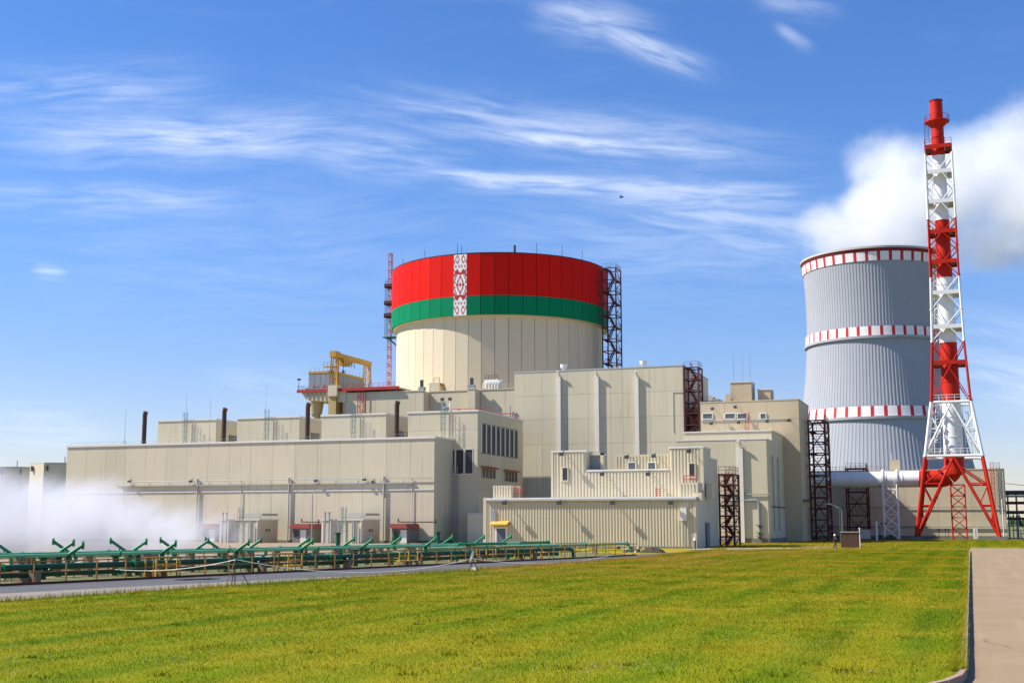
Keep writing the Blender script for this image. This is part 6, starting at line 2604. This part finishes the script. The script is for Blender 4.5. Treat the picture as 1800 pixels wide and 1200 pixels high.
# low dark equipment by the stair foot
b = MB()
for i in range(7):
    x = atY(1535 + i * 6, 950, 262).x
    b.box(x - .35, x + .35, 262 + i * .2, 262.8 + i * .2, 0, .5 + .3 * ((i * 7) % 3))
tag(b.build('equipment_row', M['dark_steel']), 'row of low dark equipment boxes in the shade before the rear hall', 'equipment', kind='stuff')
for px in (1650, 1662, 1667):
    p = atY(px, 930, 288)
    th = thing('valve_stand', 'small dark valve stand under the red elbow, %s of three' % {1650: 'leftmost', 1662: 'middle', 1667: 'rightmost'}[px], 'valve', (p.x, 288, 0), 'valve stands under the elbow')
    MB().tube((p.x, 288, 0), (p.x, 288, p.z), .07, 6).build('stem', M['dark_steel'], th)
    MB().tube((p.x - .35, 288, p.z), (p.x + .35, 288, p.z + .05), .14, 8).build('handwheel', M['dark_steel'], th)
b = MB()
p = atG(1512, 963)
for q, r1 in ((p, .28),):
    b.lathe([(.02, .5), (.08, .48), (.28, .05), (.34, .02), (.34, 0)], 12, (q.x, q.y))
tag(b.build('traffic_cone', M['yellow_rail']), 'small yellow cone on the grass right of the timber box', 'cone')

# pipe rack at the far right
RY = 305.0
x0, x1 = atY(1768, 900, RY).x, atY(1845, 900, RY).x
th = thing('pipe_rack', 'dark elevated pipe rack running off at the right picture edge', 'pipe rack', (x0, RY, 0))
for i in range(6):
    x = x0 + .6 + (x1 - x0) * i / 5
    for y in (RY, RY + 4):
        MB().tube((x, y, 0), (x, y, 10.5), .16, 6).build('post', M['steel_grey'], th)
for z, m, r in ((10.2, 'dark_steel', .45), (7.9, 'rust_red', .3), (5.8, 'dark_steel', .35), (4.4, 'dark_steel', .25), (9.4, 'grey_trim', .2)):
    for y in (RY, RY + 2.2, RY + 4):
        MB().tube((x0 - .5, y, z), (x1 + 4, y, z), r, 10).build('pipe', M[m], th, smooth=True)
MB().tube((x0 - 1, RY, 12.4), (x1 + 4, RY - 1, 10.6), .06, 5).build('cable', M['dark_steel'], th)
b = MB()
for i in range(14):
    x = x0 + .4 + i * .75
    h = random.uniform(1.4, 4.0)
    b.box(x, x + random.uniform(.15, .5), RY - 4, RY - 3.5, 0, h)
    b.tube((x, RY - 4, h * .7), (x + .8, RY - 4.2, h * .7), .09, 6)
tag(b.build('pipe_manifold', M['steel_grey']), 'grey jumble of pipes and fittings under the far right pipe rack', 'pipework', kind='stuff')
b = MB()
xa = atY(1764, 930, 293).x
b.tube((xa, 293, 0), (xa, 293, 8.5), .12, 6)
tag(b.build('corner_pole', M['steel_white']), 'thin pale pole at the right corner of the rear hall', 'pole')
# distant tree line
b = MB()
def forest(x0, x1, y, h, n):
    for i in range(n):
        x = x0 + (x1 - x0) * random.random()
        yy = y + random.uniform(-60, 60)
        hh = h * random.uniform(.6, 1.1)
        r = hh * random.uniform(.18, .3)
        seg = 7
        for lv in range(3):
            z0 = hh * (.1 + .27 * lv)
            z1 = min(hh, z0 + hh * .45)
            rr3 = r * (1 - .25 * lv)
            vs = [(x + rr3 * random.uniform(.75, 1.15) * math.cos(2 * math.pi * k / seg), yy + rr3 * math.sin(2 * math.pi * k / seg), z0 + random.uniform(-.6, .6)) for k in range(seg)] + [(x + random.uniform(-.4, .4), yy, z1)]
            b.add(vs, [(k, (k + 1) % seg, seg) for k in range(seg)])
forest(40, 1400, 1500, 17, 900)
forest(-1800, -520, 1300, 15, 700)
M['forest'] = mat('dark_conifer', (.035, .06, .022), .9, var=.4, scale=.3)
tag(b.build('far_forest', M['forest']), 'dark conifer forest along the horizon', 'forest', kind='stuff')

# ------------------------------------------------------------------ the person walking by the timber box
def person(loc, rotz):
    th = thing('person', 'person in dark clothes and a white helmet walking past the timber box', 'person', loc)
    th.rotation_euler = (0, 0, rotz)
    J = {'pel': (0, 0, .95), 'waist': (0, 0, 1.08), 'chest': (0, .0, 1.32), 'neck': (0, .0, 1.48), 'chin': (0, -.01, 1.55), 'head': (0, -.015, 1.64), 'crown': (0, -.01, 1.73),
         'hl': (-.09, 0, .92), 'kl': (-.10, -.20, .50), 'al': (-.10, -.18, .09), 'tl': (-.10, -.36, .05),
         'hr': (.09, 0, .92), 'kr': (.10, .02, .50), 'ar': (.10, .30, .12), 'tr': (.10, .16, .04),
         'sl': (-.19, 0, 1.40), 'el': (-.25, .14, 1.14), 'wl': (-.25, .05, .90), 'dl': (-.25, .0, .80),
         'sr': (.19, 0, 1.40), 'er': (.25, -.10, 1.14), 'wr': (.24, -.26, .94), 'dr': (.24, -.32, .86)}
    rad = {'pel': .145, 'waist': .125, 'chest': .16, 'neck': .06, 'chin': .075, 'head': .10, 'crown': .07, 'hl': .10, 'kl': .065, 'al': .045, 'tl': .04, 'hr': .10, 'kr': .065, 'ar': .045, 'tr': .04,
           'sl': .07, 'el': .048, 'wl': .036, 'dl': .035, 'sr': .07, 'er': .048, 'wr': .036, 'dr': .035}
    ed = [('pel', 'waist'), ('waist', 'chest'), ('chest', 'neck'), ('neck', 'chin'), ('chin', 'head'), ('head', 'crown'), ('pel', 'hl'), ('hl', 'kl'), ('kl', 'al'), ('al', 'tl'),
          ('pel', 'hr'), ('hr', 'kr'), ('kr', 'ar'), ('ar', 'tr'), ('chest', 'sl'), ('sl', 'el'), ('el', 'wl'), ('wl', 'dl'), ('chest', 'sr'), ('sr', 'er'), ('er', 'wr'), ('wr', 'dr')]
    ks = list(J)
    me = bpy.data.meshes.new('body')
    me.from_pydata([J[k] for k in ks], [(ks.index(a), ks.index(c)) for a, c in ed], [])
    o = bpy.data.objects.new('body', me)
    COL.objects.link(o)
    md = o.modifiers.new('skin', 'SKIN')
    sv = me.skin_vertices[0].data if me.skin_vertices else None
    if sv is None:
        me.skin_vertices.new()
        sv = me.skin_vertices[0].data
    for i, k in enumerate(ks):
        sv[i].radius = (rad[k], rad[k] * (.8 if k in ('chest', 'waist', 'pel') else 1))
        sv[i].use_root = k == 'pel'
    o.modifiers.new('sub', 'SUBSURF').levels = 1
    dg = bpy.context.evaluated_depsgraph_get()
    m2 = bpy.data.meshes.new_from_object(o.evaluated_get(dg))
    o.modifiers.clear()
    o.data = m2
    m2.materials.clear()
    for q in ('dark_cloth', 'skin'):
        m2.materials.append(M[q])
    for pl in m2.polygons:
        c = pl.center
        pl.material_index = 1 if (c.z > 1.50 or (c.z < .92 and abs(c.x) > .19)) else 0
        pl.use_smooth = True
    o.parent = th
    b = MB()
    b.lathe([(.155, 1.66), (.135, 1.69), (.125, 1.74), (.09, 1.80), (.02, 1.825)], 16, (0, -.012))
    h = bpy.data.objects.new('helmet', b.mesh('helmet', M['white'], smooth=True))
    COL.objects.link(h)
    h.parent = th
    b = MB()
    b.box(-.17, .17, -.135, -.12, 1.22, 1.36)
    b.box(-.17, .17, .12, .135, 1.22, 1.36)
    v = bpy.data.objects.new('vest_band', b.mesh('vest_band', M['rope']))
    COL.objects.link(v)
    v.parent = th
    return th


pp = atG(1468, 965, .07)
person((pp.x, pp.y, .07), R(75))

# ------------------------------------------------------------------ bird
bp = atY(1092, 347, 160)
th = thing('bird', 'small dark bird gliding in the blue sky', 'bird', bp)
b = MB()
L_ = .42
b.path([bp + Vector((-L_ * .9, 0, -.02)), bp + Vector((-L_ * .5, 0, .01)), bp, bp + Vector((L_ * .5, 0, .02)), bp + Vector((L_ * .75, 0, .03)), bp + Vector((L_ * .95, 0, .01))], .1, 8, [.02, .05, .095, .07, .065, .015])
b.build('body', M['dark_cloth'], th, smooth=True)
for s in (-1, 1):
    b = MB()
    y = s
    b.add([bp + Vector((.16, 0, .03)), bp + Vector((-.12, 0, .03)), bp + Vector((-.02, y * .35, .14)), bp + Vector((.14, y * .33, .15)), bp + Vector((-.16, y * .72, .1)), bp + Vector((.02, y * .70, .11)),
           bp + Vector((.16, 0, .0)), bp + Vector((-.12, 0, .0)), bp + Vector((-.02, y * .35, .12)), bp + Vector((.14, y * .33, .13))],
          [(0, 1, 2, 3), (3, 2, 4, 5), (9, 8, 7, 6), (9, 5, 4, 8)])
    b.build('wing', M['dark_cloth'], th)
